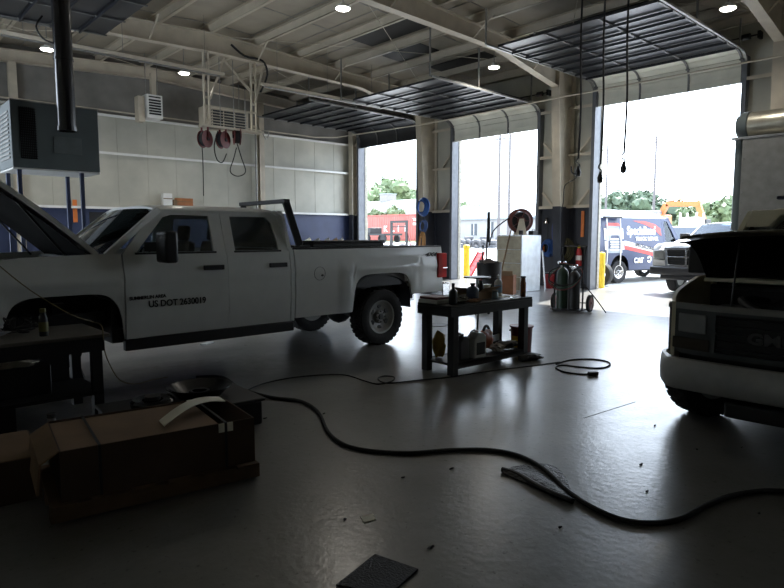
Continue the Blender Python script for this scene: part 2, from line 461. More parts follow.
# rafters and columns of the rigid frames
def rafter_z(x):                       # bottom flange
    d = abs(x-7.85); return 6.42-.025*d if d < 5 else 6.295-(d-5)*.19
for yf in (-1.2, 4.45, 10.05, 15.6, 20.1):
    g = MB()
    xs = [XW+.5, 2.85, 5.4, 7.85, 10.3, 12.85, XD-.85]
    end = yf > 20
    for a, b in zip(xs[:-1], xs[1:]):
        za, zb = rafter_z(a), rafter_z(b); ta, tb = ROOF(a)-.22, ROOF(b)-.22
        if end: za, zb = ta-.32, tb-.32
        g.prism([(a,za),(b,zb),(b,tb),(a,ta)], 'Y', yf-.008, yf+.008)
        g.beam((a,yf,za), (b,yf,zb), .22, .02); g.beam((a,yf,ta), (b,yf,tb), .22, .02)
    struct('roof_rafter', g, stc)
    for s in (1, -1):
        xo = XD-.05 if s > 0 else XW+.05
        w0, w1 = (.5, .85) if not end else (.3,.3)
        zt = ROOF(xo)-.2; zr_ = rafter_z(XD-.85)
        wz = lambda z: w0+(w1-w0)*min(1, z/zr_)
        for za, zb, mm_ in ((0, 2.42, cha), (2.42, zt, stc)):
            g = MB(); pts = [z for z in (za, zr_, zb) if za <= z <= zb]
            g.prism([(xo, za)]+[(xo-s*wz(z), z) for z in pts]+[(xo, zb)], 'Y', yf-.008, yf+.008)
            for p_, q_ in zip(pts[:-1], pts[1:]): g.prism([(xo-s*wz(p_), p_), (xo-s*(wz(p_)+.02), p_), (xo-s*(wz(q_)+.02), q_), (xo-s*wz(q_), q_)], 'Y', yf-.13, yf+.13)
            g.bb(xo, xo-s*.02, yf-.13, yf+.13, za, zb)
            if za == 0: g.bb(xo-s*w0-s*.1, xo, yf-.16, yf+.16, 0, .02)
            struct('steel_column', g, mm_)
# end wall posts
for x in (4.0, 11.85):
    g = MB().bb(x-.1, x+.1, YB-.36, YB-.34, 0, 6.5); g.bb(x-.1, x+.1, YB-.2, YB-.18, 0, 6.5); g.bb(x-.006, x+.006, YB-.36, YB-.18, 0, 6.5)
    struct('steel_column', g, stc)
# purlins across the frames
for i in range(13):
    x = XW+.25+i*1.39
    if i == 12: x = XD-.35
    z = ROOF(x)
    g = MB().bb(x-.008, x+.008, YS, YB, z-.22, z-.0); g.bb(x-.008, x+.085, YS, YB, z-.22, z-.205); g.bb(x-.07, x+.008, YS, YB, z-.02, z-.006)
    struct('roof_purlin', g, M['purlin'])
# flange braces and rod bracing
g = MB()
for yf in (4.45, 10.05, 15.6):
    for x in (3.3, 6.1, 9.1, 11.8, 14.3):
        for s in (-1, 1): g.beam((x, yf+s*.05, rafter_z(x)+.02), (x, yf+s*.65, ROOF(x)-.18), .035, .035)
struct('trim_%d' % k, g, stc); k += 1
g = MB()
for a, b, c, d in [(8, 10.1, 15.9, 15.5), (15.9, 10.1, 8, 15.5), (8, 4.5, 15.9, 10.0), (15.9, 4.5, 8, 10), (0, 15.6, 7.7, 20), (7.7, 15.6, 0, 20), (8,15.6,15.9,20),(15.9,15.6,8,20)]:
    g.cyl((a,b,ROOF(a)-.26), (c,d,ROOF(c)-.26), .009, n=6)
struct('trim_%d' % k, g, stc); k += 1
# patches where the blanket has dropped and the dark deck shows
g = MB()
for x, y, a, b in [(11.2, 12.4, .9, 2.4), (12.7, 13.2, .9, 1.6), (14.2, 8.2, .8, 3.2), (14.4, 12.6, .7, 2.2)]:
    g.beam((x-a/2, y, ROOF(x-a/2)-.02), (x+a/2, y, ROOF(x+a/2)-.02), b, .012)
struct('trim_%d' % k, g, mat('bare_deck', (.03,.028,.025), .7)); k += 1

# ------------------------------------------------------------------ sectional overhead doors, rolled up
def overhead(n, y0, y1, hopen, ztr, xwall, s, nsec=9, light=2):
    """s=+1: wall at high X, door rolls towards -X"""
    root = thing('door_%d' % n, None, None, (xwall, (y0+y1)/2, 0), 0, None, 'structure')
    W = y1-y0; r = .42
    # path from the bottom edge of the leaf: straight up, quarter turn, then level
    Lup = max(.02, ztr-r-hopen-.0)
    def path(d):
        if d < Lup: return (-.12, hopen+d, PI/2)
        d -= Lup
        if d < r*PI/2: a = d/r; return (-.12-r*(1-math.cos(a)), hopen+Lup+r*math.sin(a), PI/2+a)
        d -= r*PI/2
        return (-.12-r-d, hopen+Lup+r+d*.012, PI)
    sec = .56
    for i in range(nsec):
        pts = [path(i*sec+.008+t*(sec-.016)) for t in (0,.25,.5,.75,1)]
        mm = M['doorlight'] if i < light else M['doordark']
        g = MB()
        out = []
        inn = []
        for (x, z, a) in pts:
            nx, nz = math.sin(a), -math.cos(a)     # outward
            out.append((s*(x+.0*nx), z)); inn.append((s*(x+.05*nx), z+.05*nz))
        poly = out+inn[::-1]
        g.prism(poly, 'Y', -W/2-.03, W/2+.03)
        # pressed ribs
        for t in ((.3, .7) if i < light else ()):
            x, z, a = path(i*sec+t*sec); nx, nz = math.sin(a), -math.cos(a)
            g.box((s*(x-.010*nx), 0, z-.010*nz), (.03, W, .022), rot=Matrix.Rotation(s*(a-PI/2),3,'Y').to_euler())
        g.build('door_section', mm, root)
    # stiles / hinges
    for yy in (-W/2+.03, -W/6, W/6, W/2-.03):
        g = MB()
        P_ = [path(t*nsec*sec/40) for t in range(41)]
        for p, q in zip(P_[:-1], P_[1:]): g.beam((s*(p[0]-.02), yy, p[1]-(.02 if p[2] > 2 else 0)), (s*(q[0]-.02), yy, q[1]-(.02 if q[2] > 2 else 0)), .05, .02, (0,0,1) if p[2] > 2.6 else (1,0,0))
        for i in range(1, nsec):
            p = path(i*sec); g.box((s*(p[0]-.035), yy, p[1]-(.02 if p[2] > 2 else 0)), (.07,.08,.03))
        g.build('stile', mat('stile_grey', (.16,.16,.16), .45, .3), root)
    for i in range(2, nsec):                       # stiffening struts on the level sections
        p = path(i*sec+.04); MB().box((s*p[0], 0, p[1]-.045), (.03, W, .06)).build('strut', M['doordark'], root)
    # tracks
    for yy in (-W/2-.06, W/2+.06):
        g = MB(); P_ = [(-.12, .1)]+[path(t*.12)[:2] for t in range(1, 46)]
        P_ = [p for p in P_]
        for p, q in zip(P_[:-1], P_[1:]):
            g.beam((s*(p[0]), yy, p[1]-.02), (s*(q[0]), yy, q[1]-.02), .045, .05, (0,1,0))
        g.build('track', M['rail'], root)
    L_ = 46*.12
    for yy in (-W/2-.06, W/2+.06):                 # hangers up to the roof
        g = MB()
        for d in (.55, 3.0, 4.9):
            xx = s*(-.12-d); wx = xwall+xx; g.beam((xx, yy, ztr+.02), (xx, yy, ROOF(wx)-.19), .035, .035)
        g.build('track_hanger', M['rail'], root)
    g = MB().cyl((s*-.16, -W/2-.3, ztr+.32), (s*-.16, W/2+.3, ztr+.32), .018); 
    for yy in (-W/2-.02, 0, W/2+.02): g.cyl((s*-.16, yy-.09, ztr+.32), (s*-.16, yy+.09, ztr+.32), .07)
    for yy in (-W/2-.3, 0, W/2+.3): g.bb(s*-.2, s*-.0, yy-.03, yy+.03, ztr+.24, ztr+.4)
    g.build('torsion_spring', M['black'], root)
    return root
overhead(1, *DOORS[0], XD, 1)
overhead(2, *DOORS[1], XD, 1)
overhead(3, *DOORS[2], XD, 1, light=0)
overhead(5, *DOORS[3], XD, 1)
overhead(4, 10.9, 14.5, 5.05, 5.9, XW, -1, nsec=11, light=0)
# ================================================================== VEHICLES
def wheel(parent, loc, r=.41, wd=.26, rr=.24, side=-1, m=None, rot=0, dual=False, holes=6):
    """rim mesh with the tyre as its child; side = which way the outer face points along local Y"""
    s = side
    rim = MB()
    rim.lathe([(.03,s*wd*.30),(.055,s*wd*.36),(.085,s*wd*.33),(.10,s*wd*.16),(rr*.60,s*wd*.20),(rr*.86,s*wd*.30),(rr*.93,s*wd*.42),(rr*1.02,s*wd*.44),(rr*1.02,s*wd*.38),(rr*.96,s*wd*.30),(rr*.96,-s*wd*.4),(rr*1.0,-s*wd*.42)], axis='Y', n=32)
    W = rim.build('wheel', m or M['alu'], parent); W.location = loc; W.rotation_euler = (0,0,rot)
    t = MB()
    t.lathe([(rr,s*wd*.42),(rr*1.1,s*wd*.5),(r*.80,s*wd*.53),(r*.95,s*wd*.49),(r*.985,s*wd*.42),(r*.985,-s*wd*.42),(r*.95,-s*wd*.49),(r*.8,-s*wd*.53),(rr*1.1,-s*wd*.5),(rr,-s*wd*.42)], axis='Y', n=40, close=True)
    for k in range(30):
        a = 2*PI*k/30
        for yy, da in ((-.34,0),(-.11,.1),(.12,0),(.35,.1)):
            t.box((r*.985*math.cos(a+da), yy*wd, r*.985*math.sin(a+da)), (.022, wd*.2, .055), rot=Matrix.Rotation(-(a+da),3,'Y').to_euler() )
    t.build('tire', M['rubber'], W)
    h = MB()
    for k in range(holes):
        a = 2*PI*(k+.5)/holes; c = (rr*.68*math.cos(a), s*wd*.235, rr*.68*math.sin(a))
        h.lathe([(.0,s*.004),(.038,s*.004),(.045,-s*.02)], c=c, axis='Y', n=12)
    for k in range(8):
        a = 2*PI*k/8; h.cyl((.075*math.cos(a), s*wd*.33, .075*math.sin(a)), (.075*math.cos(a), s*wd*.40, .075*math.sin(a)), .011, n=6)
    h.lathe([(.0,s*wd*.42),(.04,s*wd*.40),(.045,s*wd*.3)], axis='Y', n=14)
    h.build('hub', M['black'], W)
    return W

def pickup(root, P, side_y):
    """double-cab long-bed pickup, local: front axle at x=0, +x to the tail, centre y=0. P: options"""
    paint = P['paint']; blk = M['black']; hw = 1.01
    XR = 4.17
    def ys(x, z):                                   # half width of the skin
        y = hw - .05*max(0, (z-1.16)/.3)**1.5 - .035*max(0, (.8-z)/.4)
        y += .012*math.exp(-((z-1.12)/.035)**2)
        for xa in (0, XR):
            d = max(abs(x-xa)/.62, abs(z-.42)/.66)
            if .80 < d < 1.30: y += .022*math.sin(PI*min(1,max(0,(d-.80)/.50)))**1
        return y
    def arch(x, base, xa, hx=.545, top=1.0):
        t = abs(x-xa)/hx
        if t >= 1: return base
        return base + (top-base)*(1-t**6)**.42
    def skin(name, x0, x1, zb, zt, s, nx=40, mm=None):
        def fn(u, v):
            x = x0+(x1-x0)*u; a = zb(x); b = zt(x); z = a+(b-a)*v
            return (x, s*ys(x,z), z)
        return MB().grid(fn, nx, 14, (0,-s*.03,0)).build(name, mm or paint, root)
    belt = lambda x: 1.40 if x > .3 else 1.40-.035*(.3-x)-.04*max(0,(-.35-x))**1.0
    for s in (-1, 1):
        skin('front_fender', -.93, .555, lambda x: arch(x, .52 if x < 0 else .50, 0), lambda x: belt(x)-.10*max(0,(-.72-x)/.2)**2, s, 60)
        skin('bed_side', 2.685, 5.42, lambda x: arch(x, .53 if x < XR else .71, XR, .555, 1.045), lambda x: 1.41, s, 80)
        # cab corner strip behind the rear door
        skin('cab_corner', 2.615, 2.665, lambda x: .5, lambda x: 1.40, s, 2)
        sl = MB().bb(.56, 2.66, s*.90, s*.985, .37, .49); sl.build('rocker', blk if P.get('ram') else M['black'], root, .01)
        b = MB().prism([(2.70,1.405),(5.42,1.405),(5.42,1.43),(2.70,1.43)], 'Y', s*.90, s*.975); b.build('bed_rail', blk, root, .008)
    # doors with window frames, handles
    def f3(s):
        return lambda x, z: (x, s*(.965-.16*max(0,(z-1.38))/.5), z)
    zr = 1.885
    wins = [('front_door', .57, 1.745, [(.57,1.39),(1.745,1.39),(1.745,zr),(1.10,zr),(.98,zr-.03)], [(.72,1.41),(1.60,1.41),(1.60,1.815),(1.16,1.82),(1.06,1.79)]),
            ('rear_door', 1.75, 2.60, [(1.75,1.39),(2.60,1.39),(2.52,zr-.05),(2.44,zr),(1.75,zr)], [(1.87,1.41),(2.47,1.41),(2.43,1.74),(2.36,1.815),(1.87,1.815)])]
    for s in (-1, 1):
        for nm, x0, x1, out, inn in wins:
            g = MB()
            def fn(u, v, x0=x0, x1=x1): x = x0+(x1-x0)*u; z = .50+.89*v; return (x, s*ys(x,z), z)
            g.grid(fn, 14, 14, (0,-s*.05,0))
            g.hole(out, inn, f3(s), (0,-s*.04,0), (1.30,1.6) if nm == 'front_door' else None)
            d = g.build(nm, paint, root)
            # glass
            gl = MB(); fz = f3(s); P2 = [fz(*p) for p in inn]; c = Vector((0,-s*.02,0))
            A = [Vector(p)+c for p in P2]; B = [p+Vector((0,-s*.005,0)) for p in A]; n = len(A)
            gl.add(A+B, [tuple(range(n)), tuple(range(n,2*n))[::-1]]+[(i,(i+1)%n,n+(i+1)%n,n+i) for i in range(n)])
            gl.build('side_window', M['glass'], d)
            se = MB(); se.beam((inn[0][0]-.02, s*.972, 1.398), (inn[1][0]+.02, s*.972, 1.398), .02, .022); se.build('window_seal', blk, d)
            hx = x1-.19
            hd = MB(); y0 = s*(ys(hx,1.22)); hd.box((hx, y0+s*.035, 1.225), (.25,.026,.055)); hd.box((hx-.09, y0+s*.015, 1.225), (.03,.04,.03)); hd.box((hx+.09, y0+s*.015, 1.225), (.045,.05,.045))
            hd.build('door_handle', blk, d, .006)
        # rear quarter pillar filler
        MB().prism([(2.60,1.39),(2.66,1.39),(2.56,zr-.06),(2.50,zr),(2.44,zr),(2.52,zr-.05)], 'Y', s*.83, s*.955).build('cab_pillar', paint, root)
        # windshield pillar
        MB().beam((.42,s*.93,1.38), (1.03,s*.80,1.88), .05, .07).build('windshield_pillar', paint, root, .01)
    # roof
    def roof(u, v):
        x = .98+(2.54-.98)*u; y = -.82+1.64*v
        e = 1-abs(2*v-1)**4; f = 1-abs(2*u-1)**6
        return (x, y, 1.875+.055*e+.02*f*e)
    MB().grid(roof, 20, 16, (0,0,-.03)).build('roof', paint, root)
    # windshield and backlight
    def ws(u, v):
        y = (-.91+1.82*u)*(1-.13*v); b = 1-(2*u-1)**2
        return (.40-.16*b+(.60+.10*b)*v, y, 1.36+.52*v+.02*b*v)
    MB().grid(ws, 12, 6, (.006,0,-.006)).build('windshield', M['glass'], root)
    def bw(u, v): return (2.62-.11*v, (-.84+1.68*u)*(1-.1*v), 1.42+.43*v)
    MB().grid(bw, 6, 3, (-.006,0,0)).build('rear_window', M['glass'], root)
    g = MB(); g.bb(2.60,2.66,-.97,.97,.5,1.42); g.bb(2.5,2.6,-.84,.84,1.84,1.9); g.build('cab_back', paint, root)
    MB().bb(.22,.52,-.93,.93,1.33,1.365).build('cowl', blk, root)
    # interior
    g = MB(); g.bb(.5,2.6,-.92,.92,.46,.6); g.bb(.45,.50,-.92,.92,.46,1.36); g.bb(.5,.86,-.9,.9,1.0,1.30); g.build('cabin', blk, root)
    for yy in (-.45,.45):
        g = MB(); g.bb(1.25,1.75,yy-.26,yy+.26,.75,.95); g.box((1.80,yy,1.22), (.14,.5,.6), rot=Matrix.Rotation(R(12),3,'Y').to_euler()); g.box((1.86,yy,1.62), (.10,.27,.2), rot=Matrix.Rotation(R(8),3,'Y').to_euler()); g.build('front_seat', M['seat'], root, .04)
    g = MB(); g.bb(2.1,2.5,-.7,.7,.75,.95); g.bb(2.46,2.56,-.7,.7,.9,1.42); g.build('rear_seat', M['seat'], root, .03)
    g = MB(); g.lathe([(.17,0),(.185,.012),(.2,0),(.185,-.012)], c=(1.0,-.45,1.28), axis='X', n=20, close=True); g.build('steering_wheel', blk, root)
    # bed
    g = MB(); g.bb(2.69,5.40,-.93,.93,.86,.90); g.bb(2.69,2.73,-.95,.95,.86,1.40); g.bb(XR-.5,XR+.5,.62,.93,.9,1.1); g.bb(XR-.5,XR+.5,-.93,-.62,.9,1.1); g.build('bed_floor', M['black'], root)
    g = MB(); g.bb(5.40,5.455,-.93,.93,.74,1.42); g.build('tailgate', paint, root, .01)
    for s in (-1, 1):
        g = MB(); g.bb(5.30,5.50,s*.94,s*1.035,.93,1.31); t = g.build('tail_light', M['lens'], root, .012)
        MB().bb(5.40,5.505,s*.99,s*1.04,1.07,1.09).build('reverse_light', M['chrome'], t, .004)
    g = MB(); g.prism([(5.50,.62),(5.66,.62),(5.68,.70),(5.66,.83),(5.48,.83)], 'Y', -.95, .95); g.bb(5.35,5.5,-.3,.3,.5,.62); g.build('rear_bumper', M['chrome'] if not P.get('dark_bumper') else blk, root, .015)
    # chassis
    g = MB()
    for s in (-1, 1): g.bb(-.8,5.3,s*.42-.04,s*.42+.04,.56,.72)
    g.cyl((XR,-.8,.41),(XR,.8,.41),.06); g.blob((XR,.05,.41),(.2,.22,.2),1,.05); g.cyl((.9,.0,.55),(XR,.05,.45),.05)
    g.cyl((0,-.75,.41),(0,.75,.41),.05); g.bb(1.6,2.6,-.8,-.5,.5,.75); g.cyl((4.5,.6,.5),(5.1,.6,.55),.09); g.bb(.1,.9,-.3,.3,.45,.9)
    g.build('chassis', M['steel_black'], root)
    for xa in (0, XR):
        for s in (-1, 1):
            g = MB(); 
            def lin_(u, v, xa=xa, s=s):
                a = PI*u; return (xa-.60*math.cos(a), s*(.60+.36*v), .50+.52*math.sin(a)**.6)
            g.grid(lin_, 16, 2, (0,0,.01)); g.bb(xa-.6,xa+.6,s*.58,s*.61,.6,1.1); g.build('wheel_well', blk, root)
    for s in (-1, 1):
        wheel(root, (XR, s*.865, .41), side=s)
        if not (P.get('hood_open') and s == -1): wheel(root, (0, s*.865, .41), side=s, rot=P.get('steer',0))
    if P.get('hood_open'):
        g = MB(); g.cyl((0,-.66,.42),(0,-.86,.42),.17,n=20); g.cyl((0,-.86,.42),(0,-.92,.42),.07,n=12); g.bb(-.06,.06,-.74,-.64,.35,.9); g.build('brake_rotor', M['steel_black'], root)
    # nose
    g = MB(); g.bb(-.80,-.74,-.88,.88,.62,1.24); g.build('radiator_support', blk, root)
    if P.get('hood_open'):
        g = MB()
        g.bb(-.45,.25,-.32,.32,.75,1.18); g.bb(-.72,.4,-.86,-.5,.7,.8); g.bb(-.72,.4,.5,.86,.7,.8)
        g.box((.0,.62,1.16),(.3,.22,.2)); g.box((-.35,-.6,1.1),(.26,.22,.2)); g.blob((-.1,0,1.22),(.3,.22,.12),3,.3); g.bb(-.72,-.62,-.8,.8,1.05,1.24)
        g.tube([(-.5,.35,1.1),(-.2,.55,1.3),(.1,.4,1.25)], .03); g.tube([(-.3,-.4,1.15),(0,-.62,1.28),(.25,-.45,1.22)], .025)
        g.build('engine', M['steel_black'], root)
        MB().blob((.02,.5,1.24),(.16,.12,.09),5,.2).build('intake_hose', mat('green_plastic', (.03,.09,.05), .5), root)
        MB().blob((-.62,.55,1.22),(.07,.05,.04),5,.1).build('filler_cap', mat('lime_plastic', (.35,.6,.05), .5), root)
        ang = R(39)
        def hood(t, d):
            def fn(u, v):
                L_ = 1.42*u; y = (-.93+1.86*v)*(1-.05*u); cr = .05*(1-(2*v-1)**4)+.03*math.sin(PI*u)
                x = .34-L_*math.cos(ang)+(cr+d)*math.sin(ang); z = 1.40+L_*math.sin(ang)+(cr+d)*math.cos(ang)
                return (x, y, z)
            return fn
        h = MB().grid(hood(0, 0), 14, 16, (.02,0,-.025)).build('hood', paint, root)
        MB().grid(hood(0, -.07), 10, 10, (.01,0,-.012)).build('hood_liner', mat('hood_liner', (.006,.006,.006), .95, spec=.05), h)
        for s in (-1,1): MB().beam((.1,s*.78,1.36), (-.35,s*.78,1.95), .02,.02).build('hood_strut', blk, root)
        for s in (-1,1):
            g = MB(); P_ = [Vector(hood(0,-.012)(q/12, 0 if s < 0 else 1)) for q in range(13)]
            for a_, b_ in zip(P_[:-1], P_[1:]): g.beam(a_, b_, .02, .05)
            g.build('hood_edge', paint, h)
    else:
        def hood(u, v):
            x = .42-1.30*u; y = (-.93+1.86*v)*(1-.05*u); cr = .09*(1-(2*v-1)**4)+ (.05 if abs(v-.5) < .28 else 0)
            return (x, y, 1.385+cr-.08*u-.17*max(0,u-.8)**1.5*10)
        MB().grid(hood, 16, 18, (0,0,-.03)).build('hood', paint, root)
    # grille, lamps, bumper
    if P.get('ram'):
        g = MB(); g.hole([(-.62,.74),(.62,.74),(.68,1.26),(-.68,1.26)], [(-.53,.80),(.53,.80),(.58,1.19),(-.58,1.19)], lambda y, z: (-.98+.05*abs(y), y, z), (.10,0,0)); 
        g.bb(-.99,-.92,-.03,.03,.78,1.22); g.bb(-.985,-.92,-.56,.56,.985,1.02); g.build('grille_surround', M['chrome'], root, .008)
        g = MB(); g.bb(-.9,-.88,-.6,.6,.76,1.2); 
        for k in range(6): g.bb(-.93,-.89,-.55,.55,.83+k*.06,.845+k*.06)
        g.build('grille', blk, root)
        for s in (-1,1):
            MB().prism([(s*.66,.92),(s*.97,.95),(s*.985,1.17),(s*.70,1.20)], 'X', -.95, -.80).build('headlight', M['clear'], root, .03)
            MB().prism([(s*.62,.70),(s*.99,.72),(s*.99,.93),(s*.66,.90)], 'X', -.93, -.78).build('front_panel', paint, root, .02)
        g = MB(); g.prism([(-1.10,.52),(-1.13,.60),(-1.10,.74),(-.92,.76),(-.9,.5)], 'Y', -.98, .98); g.bb(-1.05,-.9,-.7,.7,.40,.52); g.build('front_bumper', mat('grey_bumper', (.035,.035,.04), .4), root, .03)
    else:
        g = MB(); g.bb(-.93,-.85,-.62,.62,.78,1.22)
        for k in range(5): g.bb(-.96,-.92,-.6,.6,.82+k*.09,.84+k*.09)
        g.build('grille', M['chrome'], root, .005)
        for s in (-1,1): MB().prism([(s*.62,.82),(s*.98,.85),(s*.98,1.2),(s*.62,1.2)], 'X', -.92, -.74).build('headlight', M['clear'], root, .02)
        g = MB(); g.prism([(-1.0,.45),(-1.06,.55),(-1.04,.76),(-.92,.78),(-.9,.45)], 'Y', -.98, .98); g.build('front_bumper', M['chrome'], root, .03)
    # mirrors
    for s in (-1, 1):
        g = MB(); g.box((.93, s*1.25, 1.47), (.14,.28,.33)); mr = g.build('side_mirror', blk, root, .03)
        g = MB(); g.beam((.82,s*.96,1.47), (.92,s*1.14,1.47), .05, .10); g.build('mirror_arm', blk, mr)
        MB().bb(.992,.996,s*1.14,s*1.34,1.36,1.58).build('mirror_glass', M['chrome'], mr)

# white pickup in the bay ------------------------------------------------
tr = thing('pickup_truck', 'white double cab pickup truck with its hood open and lettering on the front door', 'truck', (1.65, 7.57, 0))
pickup(tr, dict(paint=M['truck_white'], hood_open=True), 7.57)
ink = mat('black_vinyl', (.01,.01,.01), .5)
rs = face_rot((1,0,.0))
text('door_lettering', 'US DOT 2630019', .098, ink, tr, (.80, -1.026, .825), face_rot((1,0,.0)), .003, .90, bold=.002)
text('door_lettering', 'SUMMERLIN AREA', .048, ink, tr, (.60, -1.040, .915), face_rot((1,0,.02)), .003, 1.0, bold=.002)
text('bed_lettering', '4X4', .075, ink, tr, (5.02, -1.012, 1.27), face_rot((1,0,0)), .003, 1.9, shear=.4, bold=.003)
g = MB(); g.lathe([(.085,-.001),(.085,-.005),(.089,-.005),(.089,-.001)], c=(3.05,-1.016,1.09), axis='Y', n=28, close=True); g.cyl((3.09,-1.012,1.065),(3.09,-1.03,1.065),.014,n=8)
g.build('fuel_door', mat('seam_grey', (.12,.12,.12), .6), tr)
# black headache rack and side box rail on the bed
rk = thing('cargo_rack', 'black steel headache rack behind the cab of the white pickup', 'rack', (1.65, 7.57, 0))
MB().beam((2.80, -.93, 1.46), (2.62, -.90, 2.01), .05, .09).build('upright', M['steel_black'], rk, .006)
MB().bb(2.69, 2.94, -.97, -.89, 1.432, 1.46).build('foot_plate', M['steel_black'], rk)
MB().beam((2.80, .19, .92), (2.62, .19, 2.0), .05, .07).build('upright', M['steel_black'], rk, .006)
MB().beam((2.61,-.95,2.02), (2.61,.22,2.02), .08, .05).build('top_bar', M['steel_black'], rk, .006)
tb = thing('side_toolbox', 'long low black toolbox lying along the pickup bed rail', 'toolbox', (1.65, 7.57, 0))
MB().bb(2.98, 4.22, -.97, -.72, 1.432, 1.49).build('body', M['steel_black'], tb, .01)
MB().bb(2.97, 4.23, -.98, -.71, 1.491, 1.52).build('lid', M['black'], tb, .008)

# van --------------------------------------------------------------------
def van(root, P):
    """full-size van, local: front face x=0, +x backwards, centre y=0"""
    paint = P['paint']; blk = M['black']; hw = .985; XF = P.get('xf', .88); XRr = P.get('wb', 3.43)+XF; LEN = P.get('len', 5.65); HR = P.get('roof', 2.04)
    def ys(x, z):
        y = hw-.02*max(0,(.7-z)/.3) - (.20*max(0,(z-1.15)/(HR-1.15))**1.6 if z > 1.15 else 0)
        if x < .5: y -= .13*((.5-x)/.5)**2.2
        if x > LEN-.2: y -= .05*((x-LEN+.2)/.2)**2
        return y
    def arch(x, b):
        for xa in (XF, XRr):
            t = abs(x-xa)/.46
            if t < 1: return b+(.92-b)*(1-t**2.6)**.55
        return b
    nosez = lambda x: 1.03+.20*min(1, x/.85)**.8
    for s in (-1, 1):
        def fn(u, v): x = .10+(1.18-.10)*u; a = arch(x,.42); b = nosez(x); z = a+(b-a)*v; return (x, s*ys(x,z), z)
        MB().grid(fn, 30, 10, (0,-s*.03,0)).build('front_fender', paint, root)
        def fn(u, v): x = 2.15+(LEN-2.15)*u; a = arch(x,.42); z = a+(HR-.1-a)*v; return (x, s*ys(x,z), z)
        MB().grid(fn, 70, 16, (0,-s*.03,0)).build('body_side', paint, root)
        # cab door
        g = MB()
        def fn(u, v): x = 1.19+(.95)*u; z = .42+.78*v; return (x, s*ys(x,z), z)
        g.grid(fn, 10, 8, (0,-s*.04,0))
        f3 = lambda x, z: (x, s*ys(x,z), z)
        g.hole([(1.19,1.20),(2.14,1.20),(2.14,HR-.1),(1.80,HR-.1)], [(1.40,1.24),(2.04,1.24),(2.04,HR-.2),(1.84,HR-.2)], f3, (0,-s*.03,0), (1.82,1.5))
        d = g.build('cab_door', paint, root)
        inn = [(1.40,1.24),(2.04,1.24),(2.04,HR-.2),(1.84,HR-.2)]
        A = [Vector(f3(*p))+Vector((0,-s*.015,0)) for p in inn]; B = [p+Vector((0,-s*.005,0)) for p in A]
        MB().add(A+B, [(0,1,2,3),(7,6,5,4),(0,1,5,4),(1,2,6,5),(2,3,7,6),(3,0,4,7)]).build('side_window', M['glass'] if not P.get('clear') else M['clearglass'], d)
        MB().box((2.0, s*(hw+.02), 1.10), (.14,.03,.03)).build('door_handle', blk, d)
        g = MB(); g.box((1.32, s*1.12, 1.36), (.10,.16,.26)); g.beam((1.38,s*.9,1.30),(1.33,s*1.06,1.32),.04,.05); g.build('side_mirror', blk, root, .02)
        MB().beam((1.10,s*.90,1.18),(1.78,s*.80,HR-.08),.05,.07).build('windshield_pillar', paint, root)
    def roof(u, v):
        x = 1.72+(LEN-.04-1.72)*u; y = (-.80+1.6*v); e = 1-abs(2*v-1)**5; f = min(1, u*6+.0)*min(1,(1-u)*14+.1)
        return (x, y, HR-.12+.10*e+P.get('crown',.05)*min(1,f)*e)
    MB().grid(roof, 40, 14, (0,0,-.03)).build('roof', P.get('roofpaint', paint), root)
    def ws(u, v): y = (-.90+1.8*u)*(1-.12*v); b = 1-(2*u-1)**2; return (1.06-.16*b+(.70)*v, y, 1.17+(HR-.1-1.17)*v+.01*b)
    MB().grid(ws, 12, 6, (.006,0,-.006)).build('windshield', M['glass'] if not P.get('clear') else M['clearglass'], root)
    MB().prism([(1.56,HR-.21),(1.62,HR-.20),(1.80,HR-.06),(1.72,HR-.045)], 'Y', -.79, .79).build('roof_brow', P.get('roofpaint', paint), root, .01)
    for yy in (-.35, .25): MB().tube([(.93,yy,1.25),(1.0,yy+.25,1.31),(1.06,yy+.5,1.36)], .009, n=6).build('wiper', blk, root)
    g = MB(); g.bb(.82,1.10,-.9,.9,1.19,1.22); g.build('cowl', paint, root)
    g = MB(); g.bb(LEN-.08,LEN,-.9,.9,.5,HR-.1); g.build('rear_door', paint, root)
    for s in (-1,1): MB().bb(LEN-.05,LEN+.02,s*.80,s*.93,1.0,1.35).build('tail_light', M['lens'], root)
    g = MB(); g.bb(1.1,LEN-.1,-.93,.93,.42,.52); g.bb(1.0,1.1,-.9,.9,.42,1.15); g.bb(1.1,1.45,-.88,.88,.95,1.22); g.build('cabin', blk, root)
    for yy in (-.45,.45):
        g = MB(); g.bb(1.75,2.2,yy-.25,yy+.25,.75,.9); g.bb(2.15,2.28,yy-.25,yy+.25,.9,1.55); g.build('seat', M['seat'], root, .04)
    g = MB()
    for s in (-1,1): g.bb(.15,LEN-.2,s*.42-.04,s*.42+.04,.34,.46)
    g.bb(.3,1.1,-.3,.3,.28,.5); g.cyl((XRr,-.75,.37),(XRr,.75,.37),.06); g.cyl((XF,-.7,.37),(XF,.7,.37),.05); g.build('chassis', M['steel_black'], root)
    for xa in (XF, XRr):
        for s in (-1,1):
            g = MB()
            def lw(u, v, xa=xa, s=s): a = PI*u; return (xa-.50*math.cos(a), s*(.55+.37*v), .45+.49*math.sin(a)**.6)
            g.grid(lw, 14, 2, (0,0,.01)); g.bb(xa-.5,xa+.5,s*.53,s*.56,.5,1.0); g.build('wheel_well', blk, root)
            wheel(root, (xa, s*.845, .37), r=.37, wd=.24, rr=.215, side=s, rot=P.get('steer',0) if xa == XF else 0, m=P.get('rim'))
    # nose panels
    g = MB(); g.hole([(-.93,.66),(.93,.66),(.93,1.03),(-.93,1.03)], [(-.56,.70),(.56,.70),(.56,.99),(-.56,.99)], lambda y, z: (.02+.10*(abs(y)/.93)**3, y, z), (.07,0,0), (0,.84))
